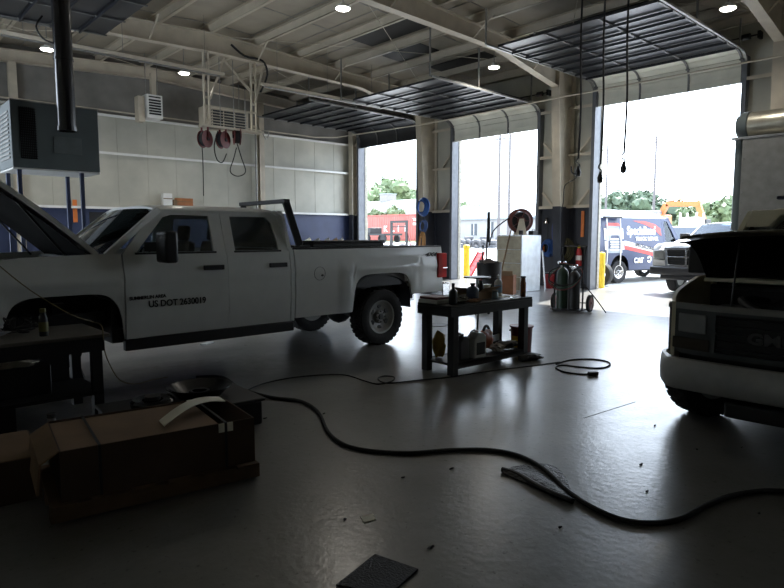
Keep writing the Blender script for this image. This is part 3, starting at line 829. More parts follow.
    g.build('grille_surround', P.get('nose', mat('grey_plastic', (.05,.055,.055), .45)), root, .006)
    g = MB(); g.bb(.09,.11,-.56,.56,.70,.99)
    for k in range(5): g.bb(.04,.09,-.56,.56,.725+k*.058,.735+k*.058)
    g.build('grille', blk, root)
    g = MB()
    def hb(u, v): y = -.94+1.88*u; return (.01+.11*(abs(y)/.94)**3+.05*v, y, 1.03+.022*math.sin(PI*v)+.01)
    g.grid(hb, 20, 4, (0,0,-.025)); g.build('header_panel', P.get('header', paint), root)
    for s in (-1,1):
        g = MB()
        def hl(u, v): y = s*(.63+.22*u); return (.012+.10*(abs(y)/.93)**3, y, .83+.15*v)
        g.grid(hl, 5, 3, (.03,0,0)); g.build('headlight', M['clear'], root, .01)
        def hl(u, v): y = s*(.60+.30*u); return (.012+.10*(abs(y)/.93)**3, y, .70+.09*v)
        MB().grid(hl, 5, 3, (.03,0,0)).build('turn_signal', mat('amber_lens', (.05,.04,.03), .25), root)
    # wrap-round bumper
    prof = [(-.10,.40),(-.135,.43),(-.15,.52),(-.135,.60),(-.10,.635),(-.02,.635),(-.02,.40)]
    NY = 28; vs = []; fs = []
    for i in range(NY+1):
        t = -1+2*i/NY; a = t
        y = 1.01*math.copysign(min(1, abs(t)*1.12), t) if abs(t) < .9 else math.copysign(1.01, t)
        xo = .10*abs(t)**2 + (0 if abs(t) < .72 else .34*((abs(t)-.72)/.28)**1.7)
        for k, (px, pz) in enumerate(prof):
            inset = 1+px*.35 if abs(t) > .72 else 1
            if abs(t) > .85: vs.append((xo+px*.3+.02, y*(1+(-.02-px)*.25), pz))
            else: vs.append((xo+px, y, pz))
    n = len(prof)
    for i in range(NY):
        for k in range(n): fs.append((i*n+k, i*n+(k+1)%n, (i+1)*n+(k+1)%n, (i+1)*n+k))
    g = MB(); g.add(vs, fs, None, True); g.add(vs, [tuple(range(n)), tuple(range(NY*n, NY*n+n))[::-1]], None, False)
    bp_ = g.build('front_bumper', P.get('bumper', M['white']), root)
    g = MB(); g.prism([(-.05,.24),(.5,.24),(.5,.36),(-.05,.36)], 'Y', -.45, .45); g.build('air_dam', blk, root, .02)
    if P.get('hood_open'):
        g = MB()
        g.bb(.15,.22,-.80,.80,.6,1.03); g.bb(.4,1.0,-.3,.3,.6,1.05); g.box((.5,.55,.92),(.3,.25,.2)); g.box((.5,-.55,.95),(.35,.3,.2)); g.bb(.95,1.0,-.85,.85,.5,1.12)
        g.tube([(.25,.3,1.0),(.45,.5,1.08),(.8,.4,1.05)], .03); g.tube([(.25,-.4,.95),(.5,-.2,1.12),(.9,-.3,1.05)], .025)
        g.blob((.6,0,1.06),(.22,.2,.08),2,.3)
        g.build('engine', M['steel_black'], root)
        a0, L_, hx, hz = P['hood_ang'], P['hood_len'], .90, 1.25
        def hood(d):
            def fn(u, v):
                w_ = .90-.03*u; y = -w_+2*w_*v; cr = .06*(1-abs(2*v-1)**3)+.05*math.sin(PI*u)-.10*u**4+d
                return (hx-L_*u*math.cos(a0)+cr*math.sin(a0), y, hz+L_*u*math.sin(a0)+cr*math.cos(a0))
            return fn
        h = MB().grid(hood(0), 14, 16, (.025,0,-.02)).build('hood', P.get('hoodpaint', paint), root)
        MB().grid(hood(-.05), 12, 12, (.012,0,-.012)).build('hood_liner', mat('hood_liner', (.006,.006,.006), .95, spec=.05), h)
        MB().cyl((.18,.5,1.02), (hx-L_*.8*math.cos(a0),.5,hz+L_*.8*math.sin(a0)-.05), .008, n=6).build('prop_rod', blk, root)
    else:
        def hood(u, v): w_ = .92; y = -w_+2*w_*v; e = 1-abs(2*v-1)**4; return (.98-.92*u, y, 1.06+.13*(1-u**1.6)+.04*e)
        MB().grid(hood, 12, 12, (0,0,-.02)).build('hood', paint, root)

vn = thing('cargo_van', 'dark cargo van parked indoors with raised hood and pale front bumper', 'van', (4.90, 1.17, 0), R(3))
van(vn, dict(paint=M['cream'], hood_open=True, hood_ang=R(30), hood_len=.84, xf=.84, roof=1.88, steer=R(-28), bumper=mat('chalky_white', (.42,.42,.40), .45), header=mat('grey_trim', (.20,.20,.19), .5)))
text('grille_badge', 'GMC', .11, mat('badge_grey', (.10,.10,.10), .3, .5), vn, (.035, .34, .80), face_rot((0,-1,0)), .006, 1.3, bold=.004)
g = MB(); g.bb(2.2,2.5,-.7,.7,1.95,1.99)
for yy in (-.6,.6): g.bb(2.3,2.36,yy-.03,yy+.03,1.84,1.95)
g.build('roof_rack', mat('dark_blue_rack', (.02,.03,.06), .4), vn, .02)

# parked outside ---------------------------------------------------------
def seat_at(px, py, lx, ly, rz):
    p = onZ(px, py); q = Matrix.Rotation(rz, 4, 'Z') @ Vector((lx, ly, 0)); return (p.x-q.x, p.y-q.y, 0)
rm = thing('pickup_truck', 'bright white pickup with black grille parked nose-in outside the right doorway', 'truck', seat_at(675, 291, 0, .9, R(-10)), R(-10))
pickup(rm, dict(paint=M['ram_white'], ram=True, steer=R(8)), 0)
bv = thing('service_van', 'dark blue service van lettered Specialized Truck Repair parked in the yard', 'van', seat_at(618.5, 283, 4.31, .95, R(167)), R(167))
van(bv, dict(paint=mat('wrap_blue', (.022,.034,.085), .35, 0, .05, 1, coat=.1), roofpaint=M['ram_white'], clear=True, roof=2.25, crown=.20, rim=M['chrome']))

# wrap graphics on the service van (its right-hand side, local +y)
wr, wh, wg = mat('wrap_red', (.55,.05,.04), .4), mat('wrap_white', (.85,.85,.85), .4), mat('wrap_grey', (.30,.33,.36), .4)
SRT = face_rot((-1,0,0))
def dec(name, poly, m, y=.0):
    """thin vinyl on the curved side: polygon in (x,z)"""
    def yy(x, z): return .985-.02*max(0,(.7-z)/.3)-(.20*max(0,(z-1.15)/(2.25-1.15))**1.6 if z > 1.15 else 0)+.006+y
    n = len(poly); zs = [p[1] for p in poly]
    g = MB(); A = [(p[0], yy(*p), p[1]) for p in poly]; B = [(a[0], a[1]-.004, a[2]) for a in A]
    g.add(A+B, [tuple(range(n)), tuple(range(n,2*n))[::-1]]+[(i,(i+1)%n,n+(i+1)%n,n+i) for i in range(n)])
    return g.build(name, m, bv)
XS = 4.31
dec('side_stripe', [(4.12,1.40),(3.0,1.20),(2.2,1.03),(2.2,.90),(3.0,1.06),(4.12,1.25)], wh)
dec('side_stripe', [(4.12,1.24),(3.0,1.05),(2.2,.89),(2.2,.77),(3.0,.93),(4.12,1.12)], wr)
dec('side_swoosh', [(3.6,2.06),(3.0,2.05),(2.5,1.95),(2.25,1.80),(2.24,1.55),(2.35,1.62),(2.6,1.78),(3.0,1.93)], wr)
def dtext(name, body, size, m, x, z, sx=1, dz=0, **k):
    yv = .985-(.20*max(0,(z+size*.3-1.15)/1.10)**1.6 if z > 1.15 else 0)+.02
    tilt = math.atan(.20*1.6*max(0,(z-1.15)/1.10)**.6/1.10)
    Rm = face_rot((-1,0,dz), (0,-math.sin(tilt),math.cos(tilt)))
    return text(name, body, size, m, bv, (x, yv, z), Rm, .004, sx, **k)
dtext('side_lettering', 'Specialized', .40, wh, 3.98, 1.60, .82, shear=.25, bold=.012)
dtext('side_lettering', 'TRUCK REPAIR', .17, wh, 3.58, 1.40, 1.0, bold=.006)
dtext('side_lettering', 'SPECIALIZING IN', .14, M['black'], 3.62, 1.215, 1.15, dz=-.17, bold=.003)
dtext('side_lettering', 'CAT', .23, wh, 3.66, .66, 1.05, bold=.008)
dec('logo_wedge', [(3.46,.66),(3.34,.78),(3.25,.66)], M['yellow'], .012)
g = MB()
for a in range(20, 330, 12):
    for rr in (.10,):
        t0, t1 = R(a), R(a+13)
        g.add([(2.88+c*math.cos(t), .998, .76+c*math.sin(t)) for t in (t0,t1) for c in (.055,.115)]+[(2.88+c*math.cos(t), .992, .76+c*math.sin(t)) for t in (t0,t1) for c in (.055,.115)], [(0,1,3,2),(4,6,7,5),(0,2,6,4),(1,5,7,3)])
g.build('logo_ring', wh, bv)
# picture of a lorry front on the rear quarter
dec('lorry_graphic', [(4.98,1.0),(4.98,1.55),(4.88,1.92),(4.34,1.92),(4.22,1.55),(4.22,1.0)], wg, .004)
dec('lorry_graphic_roof', [(4.88,1.98),(4.32,1.98),(4.26,1.88),(4.94,1.88)], wr, .01)
dec('lorry_graphic_screen', [(4.86,1.58),(4.84,1.78),(4.38,1.78),(4.36,1.58)], wh, .02)
for x in (5.0, 4.2): dec('lorry_graphic_stack', [(x+.05,1.1),(x+.05,1.8),(x-.05,1.8),(x-.05,1.1)], wh, .012)
for i in range(5): dec('lorry_graphic_grille', [(4.80,1.08+i*.085),(4.80,1.13+i*.085),(4.40,1.13+i*.085),(4.40,1.08+i*.085)], wh, .012)
# grab ladder on the side
g = MB()
for x in (4.98, 4.35): g.tube([(x,1.02,.6),(x,1.03,1.3),(x,.96,2.12)], .018, n=6)
g.build('side_ladder', M['white'], bv); MB().bb(4.28,5.05,.86,1.0,2.13,2.19).build('ladder_top', M['black'], bv)
# jack stand holding the lifted front corner of the white pickup
js = thing('jack_stand', 'dark steel jack stand under the front corner of the white pickup', 'jack stand', (1.80, 7.15, 0))
g = MB()
for sx in (-1,1):
    for sy in (-1,1): g.beam((sx*.12,sy*.12,.0),(sx*.03,sy*.03,.34),.03,.03)
g.build('base', M['steel_black'], js); MB().bb(-.03,.03,-.03,.03,.2,.53).build('post', M['steel_black'], js); MB().bb(-.05,.05,-.03,.03,.53,.555).build('saddle', M['steel_black'], js)
# ================================================================== LAMPS
def high_bay(px, py, z, first=None, label=None):
    p = onZ(px, py, z); return p
LS = .78
lm = mat('lamp_lens', (1.0,.97,.9), .5, emit=14.0, var=0)
def lamp(label):
    t = thing('high_bay_light', label, 'light', (0,0,0), 0, 'round high bay lights')
    MB().lathe([(.0,.10),(.055,.10),(.07,.06),(.13,.045),(.155,.0),(.15,-.012),(.0,-.012)], n=24).build('housing', M['white'], t)
    MB().lathe([(.0,-.034),(.12,-.032),(.145,-.013),(.0,-.0125)], n=24).build('diffuser', lm, t)
    MB().cyl((0,0,.10),(0,0,.55),.012,n=6).build('stem', M['rail'], t)
    ld = bpy.data.lights.new('lamp_glow', 'SPOT'); ld.energy = 125; ld.spot_size = R(150); ld.spot_blend = .6; ld.shadow_soft_size = .18; ld.color = (1,.93,.82)
    lo = bpy.data.objects.new('lamp_glow', ld); col.objects.link(lo); lo.parent = t; lo.location = (0,0,-.06)
    return t
spots = [((343,8),6.15,'round high bay light over the middle of the floor near the top edge'),
         ((494,67),6.05,'round high bay light beside the rafter haunch between the two nearer doorways'),
         ((728,8),6.05,'round high bay light right of the large open door leaf'),
         ((184,73),6.05,'round high bay light above the small white unit heater and hose reels'),
         ((47,49),6.05,'round high bay light at far left beside the black duct')]
proto = lamp(spots[0][2])
for i, (px, z, lb) in enumerate(spots):
    o = proto if i == 0 else copy_tree(proto)
    p = onZ(*px, z); o.location = p; o['label'] = lb
    for c in children(o):
        if c.name.startswith('stem'):
            c.scale.z = 1; c.data = c.data.copy() if i else c.data
            L_ = ROOF(p.x)-.03-z-.10
            for v in c.data.vertices:
                if v.co.z > .3: v.co.z = .10+L_
# ================================================================== THINGS INSIDE
# grey equipment cabinet raised on tall legs beyond the pickup
ec = thing('equipment_cabinet', 'grey metal equipment cabinet raised on tall legs behind the pickup hood', 'cabinet', (1.84, 9.5, 0))
MB().bb(0,1.10,0,.85,2.50,3.38).build('body', M['grey'], ec, .012)
g = MB()
for i in range(9): g.bb(.10+i*.022,.112+i*.022,-.012,-.001,2.62,3.30)
for i in range(22): g.bb(.10,.30,-.012,-.001,2.62+i*.031,2.632+i*.031)
g.build('vent_grille', M['black'], ec)
MB().bb(.50,.86,-.012,-.001,2.72,2.95).build('access_panel', mat('grey_panel', (.15,.175,.18), .5), ec, .003)
MB().bb(.0,1.10,-.006,-.001,3.375,3.39).build('top_trim', M['rail'], ec)
g = MB()
for i in range(12): g.bb(-.012,-.001,.12,.72,2.62+i*.055,2.645+i*.055)
g.build('side_louvre', M['rail'], ec)
for x in (.08, .86):
    for y in (.06, .78):
        MB().bb(x-.025,x+.025,y-.025,y+.025,0.012,2.495).build('leg', M['navy'], ec); 
for x in (.08, .86):
    for y in (.06, .78): MB().bb(x-.07,x+.07,y-.07,y+.07,0,.012).build('foot_plate', M['navy'], ec)
g = MB().beam((0,.42,2.485),(1.1,.42,2.485),.85,.02); g.build('base_frame', M['white'], ec)
# black vertical exhaust duct
dk = thing('exhaust_duct', 'thick glossy black exhaust duct hanging from the roof at left', 'duct', (2.42, 9.12, 0))
gb = mat('gloss_black', (.010,.010,.014), .22, coat=.4)
MB().cyl((0,0,3.0),(0,0,ROOF(2.42)-.02),.115,n=24).build('pipe', gb, dk)
MB().lathe([(.12,0),(.128,.0),(.128,.05),(.12,.05)], c=(0,0,2.98), n=24, close=True).build('end_collar', gb, dk)
for z in (3.9,5.1): MB().lathe([(.118,0),(.124,0),(.124,.03),(.118,.03)], c=(0,0,z), n=24, close=True).build('joint_band', gb, dk)
MB().tube([(-.1,.0,4.1),(-.22,.05,4.15),(-.28,.1,4.3),(-.2,.1,4.45)], .012, n=6).build('cable_loop', M['black'], dk)
# unit heaters by the back wall
uh = thing('unit_heater', 'small white unit heater hanging beside the far left roof light', 'heater', (7.5, 18.9, 0))
MB().bb(-.24,.24,0,.45,5.12,5.82).build('cabinet', M['white'], uh, .01)
g = MB()
for i in range(6): g.box((0,-.012,5.25+i*.08), (.36,.02,.05), rot=Matrix.Rotation(R(30),3,'X').to_euler())
g.build('louvre', M['black'], uh)
MB().bb(-.18,.18,-.01,-.001,5.73,5.77).build('control_slot', M['black'], uh)
for x in (-.18,.18): MB().cyl((x,.22,5.82),(x,.22,ROOF(7.5)-.05),.012,n=6).build('hanger_rod', M['rail'], uh)
MB().bb(-.46,-.27,.1,.4,5.0,5.75).build('side_plenum', M['steel_cream'], uh)
MB().bb(-.02,.12,.15,.3,5.82,6.5).build('flue', M['steel_cream'], uh)
uh = thing('unit_heater', 'larger dark louvred unit heater hanging behind the hose reel frame', 'heater', (10.0, 19.0, 0))
MB().bb(-.78,.72,0,.6,5.08,5.78).build('cabinet', M['steel_cream'], uh, .01)
g = MB()
for i in range(6): g.box((0,-.012,5.18+i*.09), (1.25,.02,.06), rot=Matrix.Rotation(R(30),3,'X').to_euler())
g.build('louvre', M['black'], uh)
g = MB()
for x in (-.6,-.2,.2,.6): g.bb(x-.015,x+.015,-.03,-.012,5.1,5.75)
g.build('louvre_bar', M['steel_cream'], uh)
for x in (-.6,.55): MB().cyl((x,.3,5.78),(x,.3,ROOF(10)-.05),.015,n=6).build('hanger_rod', M['rail'], uh)
# hanging reel frame
fx0, fx1, fy = 7.58, 8.98, 15.6
rfm = thing('reel_frame', 'pale steel frame hanging from the roof with hose reels beneath', 'frame', (0, 0, 0))
for x in (fx0, fx1):
    g = MB(); g.bb(x-.09,x-.05,fy-.03,fy+.03,4.5,6.55); g.bb(x+.05,x+.09,fy-.03,fy+.03,4.5,6.55)
    for z in (4.6,5.2,5.8): g.bb(x-.07,x+.07,fy-.01,fy+.01,z,z+.06)
    g.build('upright', M['steel_cream'], rfm)
g = MB(); g.bb(fx0-.2,fx1+.2,fy-.13,fy+.13,4.44,4.5); g.build('bottom_rail', M['steel_cream'], rfm)
g = MB(); g.bb(fx0-.1,fx1+.1,fy-.025,fy+.025,4.98,5.03); g.build('cross_rail', M['steel_cream'], rfm)
g = MB(); g.beam((fx0+.5,fy,6.3),(fx1-.05,fy,5.55),.05,.06); g.build('brace', M['steel_cream'], rfm)
g = MB(); g.beam((fx1+.35,fy,6.4),(fx1+.05,fy,5.3),.05,.06); g.build('brace', M['steel_cream'], rfm)
MB().beam((fx0+.1,fy,5.2),(fx0+.55,fy,6.38),.04,.05).build('brace', M['steel_cream'], rfm)
g = MB(); g.tube([(fx0+.7,fy-.1,6.7),(fx0+1.1,fy-.1,6.48),(fx1+.25,fy-.1,6.45),(fx1+.4,fy-.1,6.1),(fx1+.2,fy-.05,5.6)], .03); g.build('feed_hose', M['rubber'], rfm)
for x in (fx0+.35, fx0+.75, fx0+1.1): MB().cyl((x,fy-.06,4.5),(x,fy-.06,6.3 if x < 8.5 else 5.6),.012,n=6).build('feed_pipe', M['rail'], rfm)
def reel(px, py, y, rz, label, r=.23):
    p = onY(px, py, y)
    t = thing('hose_reel', label, 'hose reel', (p.x, p.y, p.z), rz, 'hose reels hanging in a row under the steel frame')
    for s in (-1,1): MB().lathe([(.03,s*.07),(r,s*.075),(r,s*.085),(.03,s*.09)], axis='Y', n=28, close=True).build('side_disc', M['dkred'], t)
    MB().lathe([(.05,-.065),(r*.8,-.065),(r*.84,0),(r*.8,.065),(.05,.065)], axis='Y', n=28, close=True).build('hose_coil', M['rubber'], t)
    MB().cyl((0,-.12,0),(0,.12,0),.05,n=14).build('hub', M['orange'] if 0 else M['steel_black'], t)
    g = MB(); g.beam((0,.1,0),(0,.1,4.44-p.z),.05,.02); g.beam((0,-.1,0),(0,-.1,4.44-p.z),.05,.02); g.build('bracket', M['dkred'], t)
    return t, p
t1, p1 = reel(205, 139, 15.6, R(28), 'leftmost of the three red hose reels under the hanging frame')
t2, p2 = reel(223, 140, 15.6, R(28), 'middle red hose reel, with a loop of black hose beside it')
t3, p3 = reel(237, 136.5, 15.6, R(70), 'rightmost hose reel, tilted, with a looped hose end hanging')
MB().tube([(0,.1,-.2),(.02,.1,-.7),(0,.1,-1.5)], .012, n=6).build('hose_end', M['rubber'], t1)
MB().tube([(-.22,0,.2),(-.4,0,-.2),(-.3,0,-.55),(-.05,0,-.6),(.15,0,-.35)], .015, n=6).build('hose_end', M['rubber'], t2)
MB().tube([(0,0,-.2),(.02,-.12,-.6),(.05,-.22,-.95),(.05,0,-1.08),(.05,.2,-.95),(.02,.1,-.6),(.0,.02,-.3)], .015, n=6).build('hose_end', M['rubber'], t3)
# drop pipe from frame to the floor zone and compressed-air lines
ap = thing('air_line', 'thin pale air pipe running high along the walls under the roof', 'pipe', (0,0,0))
g = MB(); g.tube([(XW+1.0,YB-.42,5.36),(8,YB-.42,5.38),(14.2,YB-.42,5.38),(15.3,YB-.42,5.5)], .022, n=6, sub=1)
g.tube([(15.3,YB-.42,5.5),(15.3,15,5.38),(15.3,10,5.42),(15.3,4.5,5.42),(15.3,0,5.4)], .022, n=6, sub=1); g.build('pipe', M['steel_cream'], ap)
g = MB().tube([(9.25,15.6,4.47),(9.5,15.8,4.35),(10.6,17.5,4.9),(11.85,YB-.4,5.36)], .014, n=6); g.build('feed_hose', M['rail'], ap)
dp = thing('drop_pipe', 'vertical pipe dropping down the back wall post behind the pickup', 'pipe', (11.62, YB-.30, 0))
MB().cyl((0,0,2.0),(0,0,5.36),.03,n=8).build('pipe', M['rail'], dp); MB().bb(-.05,.05,-.05,.05,1.9,2.0).build('valve', M['steel_black'], dp)
for i, (y, x0, x1, z) in enumerate([(14.85, 2.7, 7.7, 5.66), (14.85, 8.8, 13.2, 5.60)]):
    lr = thing('strip_light', 'long unlit strip light hung under the roof ' + ('left of the hose reel frame' if i == 0 else 'right of the hose reel frame'), 'light', (0,0,0), 0, 'unlit strip lights')
    MB().bb(x0,x1,y-.06,y+.06,z,z+.07).build('body', M['steel_cream'], lr, .006)
    MB().cyl((x0+.1,y,z-.025),(x1-.1,y,z-.025),.022,n=8).build('tube', M['rail'], lr)
    for x in (x0+.5, (x0+x1)/2, x1-.5): MB().cyl((x,y,z+.07),(x,y,ROOF(x)-.03),.006,n=5).build('hanger_wire', M['rail'], lr)

# three pendant cables in front of the open door leaf
cabs = [((584,0),(577,172),'left black drop cable with a hooked end and trailing cord'), ((606,0),(600,178),'middle black drop cable ending at the doorway post'), ((630,0),(623,168),'right black drop cable ending in a plug against the bright doorway')]
for i, (a, b, lb) in enumerate(cabs):
    X0 = 10.7
    p = onX(*a, X0); q = onX(*b, X0); y0 = (p.y+q.y)/2; zt = ROOF(X0)-.02
    t = thing('drop_cable', lb, 'cable', (X0, y0, q.z), 0, 'black cables dropping from the roof')
    L_ = zt-q.z
    MB().tube([(0,0,L_),(.0,.02,L_*.6),(0,-.02,L_*.3),(0,0,.25)], .018, n=6).build('cable', M['black'], t)
    MB().tube([(0,0,.28),(.0,.04,.2),(0,-.03,.12),(0,0,.04)], .014, n=6).build('flex', M['black'], t)
    g = MB(); g.lathe([(.0,-.1),(.045,-.08),(.055,0),(.035,.06),(.015,.12)], n=12); g.build('plug', M['black'], t)
    if i == 0:
        MB().tube([(0,.03,-.05),(0,.13,.0),(0,.15,.12)], .015, n=6).build('hook', M['black'], t)
        qq = onX(561, 212, X0); MB().tube([(0,.0,-.08),(0,.08,-.14),(0,.28,-.25),(0,qq.y-y0-.05,-.55),(0,qq.y-y0,qq.z-q.z)], .010, n=6).build('trailing_cord', M['black'], t)

# galvanised extraction unit right of the big doorway
du = thing('dust_extractor', 'tall grey enclosure with a rounded galvanised duct on top beside the right doorway', 'extractor', (0,0,0))
K = .955
kz = lambda z: 1.6+(z-1.6)*K
MB().bb(14.62,15.33,2.9,5.03*K,.0,kz(3.74)).build('body', mat('pale_grey', (.26,.26,.25), .55), du, .01)
dm = mat('dull_galvanised', (.42,.40,.33), .35, .6, .15, 3)
MB().lathe([(.29,2.9),(.29,4.98*K)], c=(14.96,0,kz(4.07)), axis='Y', n=28).build('duct', dm, du)
MB().lathe([(.29,4.98*K),(.315,5.0*K),(.30,5.13*K),(.23,5.24*K),(.0,5.25*K)], c=(14.96,0,kz(4.07)), axis='Y', n=28).build('duct_cap', M['grey'], du)
MB().bb(14.6,15.33,2.9,5.26*K,kz(3.74),kz(3.79)).build('flange', M['rail'], du)
MB().cyl((14.85,5.15*K,.0),(14.85,5.15*K,kz(3.74)),.10,n=18).build('down_pipe', M['grey'], du)
g = MB()
for i in range(14): MB().cyl((14.62,4.76,.4+i*.235),(14.59,4.76,.4+i*.235),.015,n=6).build('rivet', M['rail'], du)

# ------------------------------------------------------------------ on the piers
def coil(name, label, cat, p, r, tr, turns, m, normal='X', hang=True):
    t = thing(name, label, cat, p)
    g = MB()
    for k in range(turns):
        rr = r*(1-.10*k+.06*random.random()); pts = []
        for i in range(14):
            a = 2*PI*i/14; pts.append((-.02-.028*k+.01*math.sin(3*a), rr*math.cos(a)+.01*k, rr*1.0*math.sin(a)*(1.15 if hang else 1)))
        g.tube(pts, tr, n=7, sub=3, closed=True)
    g.build('coil', m, t)
    MB().box((-.02,0,r*1.0), (.14,.05,.03)).build('hook', M['steel_black'], t)
    return t
xw = XD-.03
coil('air_hose', 'bright blue coiled hose high on the post between the two farther doorways', 'hose', (15.25, onX(424,207,15.25).y, onX(424,207,15.25).z), .26, .028, 4, M['blue'])
coil('air_hose', 'smaller dark blue coil hanging below the bright blue hose', 'hose', (15.3, onX(424,226,15.3).y, onX(424,226,15.3).z), .17, .02, 3, mat('dull_blue_hose', (.03,.07,.2), .5))
t = coil('extension_cord', 'orange cord hung in a long bundle under the blue hoses', 'cord', (15.3, onX(423,243,15.3).y, onX(423,243,15.3).z), .17, .02, 4, mat('tan_cord', (.35,.17,.05), .6))
for c in children(t): 
    if c.name.startswith('coil'): c.scale = (1,.7,2.0)
coil('air_hose', 'blue hose coil hanging low on the dark pier by the steel cabinet', 'hose', (16.34, onX(552,248,16.3).y+.14, onX(552,248,16.3).z), .22, .03, 5, M['blue'])
coil('air_hose', 'olive hose hung in loose loops beside the extinguisher', 'hose', (16.3, onX(565,250,16.3).y, onX(565,250,16.3).z), .30, .016, 5, mat('olive_hose', (.14,.13,.06), .6))
p = onX(555,231,15.95); t = thing('tow_strap', 'folded blue strap hanging above the low blue hose coil', 'strap', p)
g = MB(); g.tube([(0,.05,.26),(0,.08,.0),(0,.05,-.25),(0,-.05,-.25),(0,-.08,0),(0,-.05,.26)], .03, closed=True); g.build('webbing', mat('navy_web', (.05,.07,.22), .8), t)
p = onX(583,224,xw); t = thing('sign_strip', 'narrow orange vertical sign on the dark pier above the extinguisher', 'sign', (xw-.02,p.y,p.z))
MB().bb(-.01,.01,-.05,.05,-.38,.38).build('board', M['orange'], t)
p = onY(75,211,YB-.05); t = thing('sign_strip', 'narrow orange vertical sign on the back wall between the cabinet legs', 'sign', p)
MB().bb(-.06,.06,-.02,.01,-.34,.34).build('board', M['orange'], t)
p = onX(581,256,xw); t = thing('fire_extinguisher', 'red fire extinguisher with yellow tag on the dark pier', 'fire extinguisher', (xw-.12,p.y,p.z))
MB().lathe([(.0,-.30),(.075,-.29),(.085,-.25),(.085,.12),(.06,.2),(.03,.23)], n=20).build('body', M['red'], t)
MB().lathe([(.03,.23),(.045,.25),(.04,.32),(.0,.33)], n=14).build('valve', M['yellow'], t)
MB().beam((0,0,.33),(-.12,.02,.36),.03,.015).build('handle', M['black'], t)
MB().tube([(-.03,.04,.27),(-.06,.12,.2),(-.03,.11,-.1),(0,.1,-.2)], .014,n=6).build('hose', M['black'], t)
MB().lathe([(.087,-.12),(.088,-.12),(.088,.02),(.087,.02)], n=20, close=True).build('tag', M['white'], t)
MB().bb(.08,.115,-.04,.04,-.2,.2).build('bracket', M['steel_black'], t)
p = onX(548,219,xw); t = thing('work_light', 'small silver work lamp clipped high on the dark pier', 'light', (xw-.1,p.y,p.z))
MB().lathe([(.02,.0),(.05,-.04),(.10,-.14),(.095,-.14),(.04,-.04)], n=16, close=True).build('shade', M['chrome'], t)
MB().tube([(0,0,0),(.05,.05,.05),(.07,-.02,-.3),(.08,0,-.8)], .01, n=5).build('cord', M['black'], t); MB().cyl((0,0,0),(.08,0,.03),.02,n=8).build('bracket', M['steel_black'], t)
p = onX(545,249,xw); t = thing('spray_can', 'little orange canister on a bracket on the dark pier', 'can', (xw-.08,p.y,p.z))
MB().lathe([(.0,-.10),(.035,-.10),(.035,.08),(.015,.11),(.0,.11)], n=12).build('body', M['orange'], t); MB().bb(-.04,.07,-.04,.04,-.12,-.105).build('bracket', M['steel_black'], t)
# bucket, folded ladder by the pier
p = onX(552,277,15.75); bk = thing('bucket', 'red bucket standing at the foot of the dark pier', 'bucket', (15.75,p.y+.1,0))
MB().lathe([(.13,0),(.17,.42),(.18,.43),(.165,.43),(.125,.02),(.0,.02)], n=20).build('pail', M['red'], bk); MB().tube([(0,-.17,.40),(-.12,-.1,.34),(-.14,.1,.34),(0,.17,.40)], .006, n=5).build('handle', M['rail'], bk); MB().lathe([(.0,.435),(.18,.435),(.18,.47),(.0,.475)], n=20).build('lid', M['black'], bk)
l0, l1 = onX(541,252,15.75), onZ(553,291)
ld_ = thing('step_ladder', 'folded aluminium ladder leaning between the steel cabinet and the pier', 'ladder', (15.1,10.35,0))
for dx in (0,.30):
    MB().beam((-.05+dx*.3,-.42+dx*.2,0.01),(.5+dx*.3,.08+dx*.2,1.12),.03,.06).build('stile', M['galv_sheet'], ld_)
g = MB()
for k in range(4):
    t_ = .15+k*.22; MB().beam((-.05+.55*t_,-.42+.5*t_,1.12*t_),(.04+.55*t_,-.36+.5*t_,1.12*t_),.05,.03).build('rung', M['galv_sheet'], ld_)

# steel cabinet with reel ------------------------------------------------
sb = thing('steel_cabinet', 'tall galvanised cabinet with pale drawer front by the middle doorway', 'cabinet', (14.0, 10.05, 0))
MB().bb(.03,.95,0,.85,.0,1.58).build('body', M['galv_sheet'], sb, .008)
for i in range(4): 
    d = MB().bb(0,.029,.02,.83,.05+i*.38,.41+i*.38).build('drawer', mat('putty_enamel', (.40,.38,.30), .5), sb, .006)
    MB().bb(-.02,-.001,.35,.5,.30+i*.38,.32+i*.38).build('handle', M['rail'], d)
hr = thing('hose_reel', 'round rust-red hose reel standing on top of the steel cabinet', 'hose reel', (14.45, 10.42, 1.585), R(-40))
for s in (-1,1):
    g = MB().lathe([(.27,s*.10),(.33,s*.11),(.34,s*.12),(.27,s*.125)], c=(0,0,.40), axis='Y', n=32, close=True)
    g.lathe([(.03,s*.10),(.12,s*.11),(.12,s*.12),(.03,s*.125)], c=(0,0,.40), axis='Y', n=24, close=True)
    for q in range(5): g.beam((.1*math.cos(q*1.257),s*.112,.40+.1*math.sin(q*1.257)),(.30*math.cos(q*1.257),s*.112,.40+.30*math.sin(q*1.257)),.012,.06,(0,1,0))
    g.build('side_disc', mat('rust_red', (.10,.03,.025), .5), hr)
MB().lathe([(.08,-.095),(.24,-.09),(.26,0),(.24,.09),(.08,.095)], c=(0,0,.40), axis='Y', n=28, close=True).build('hose_coil', M['rubber'], hr)
g = MB(); g.prism([(-.16,0),(.16,0),(.06,.46),(-.06,.46)], 'Y', -.16, -.135); g.prism([(-.16,0),(.16,0),(.06,.46),(-.06,.46)], 'Y', .135, .16); g.bb(-.18,.18,-.18,.18,0,.015); g.build('stand', mat('cream_stand', (.5,.45,.35), .5), hr)
MB().tube([(-.2,.0,.55),(-.5,.05,.35),(-.75,.1,.1),(-.85,.15,-.3)], .018, n=6).build('loose_hose', M['rubber'], hr)
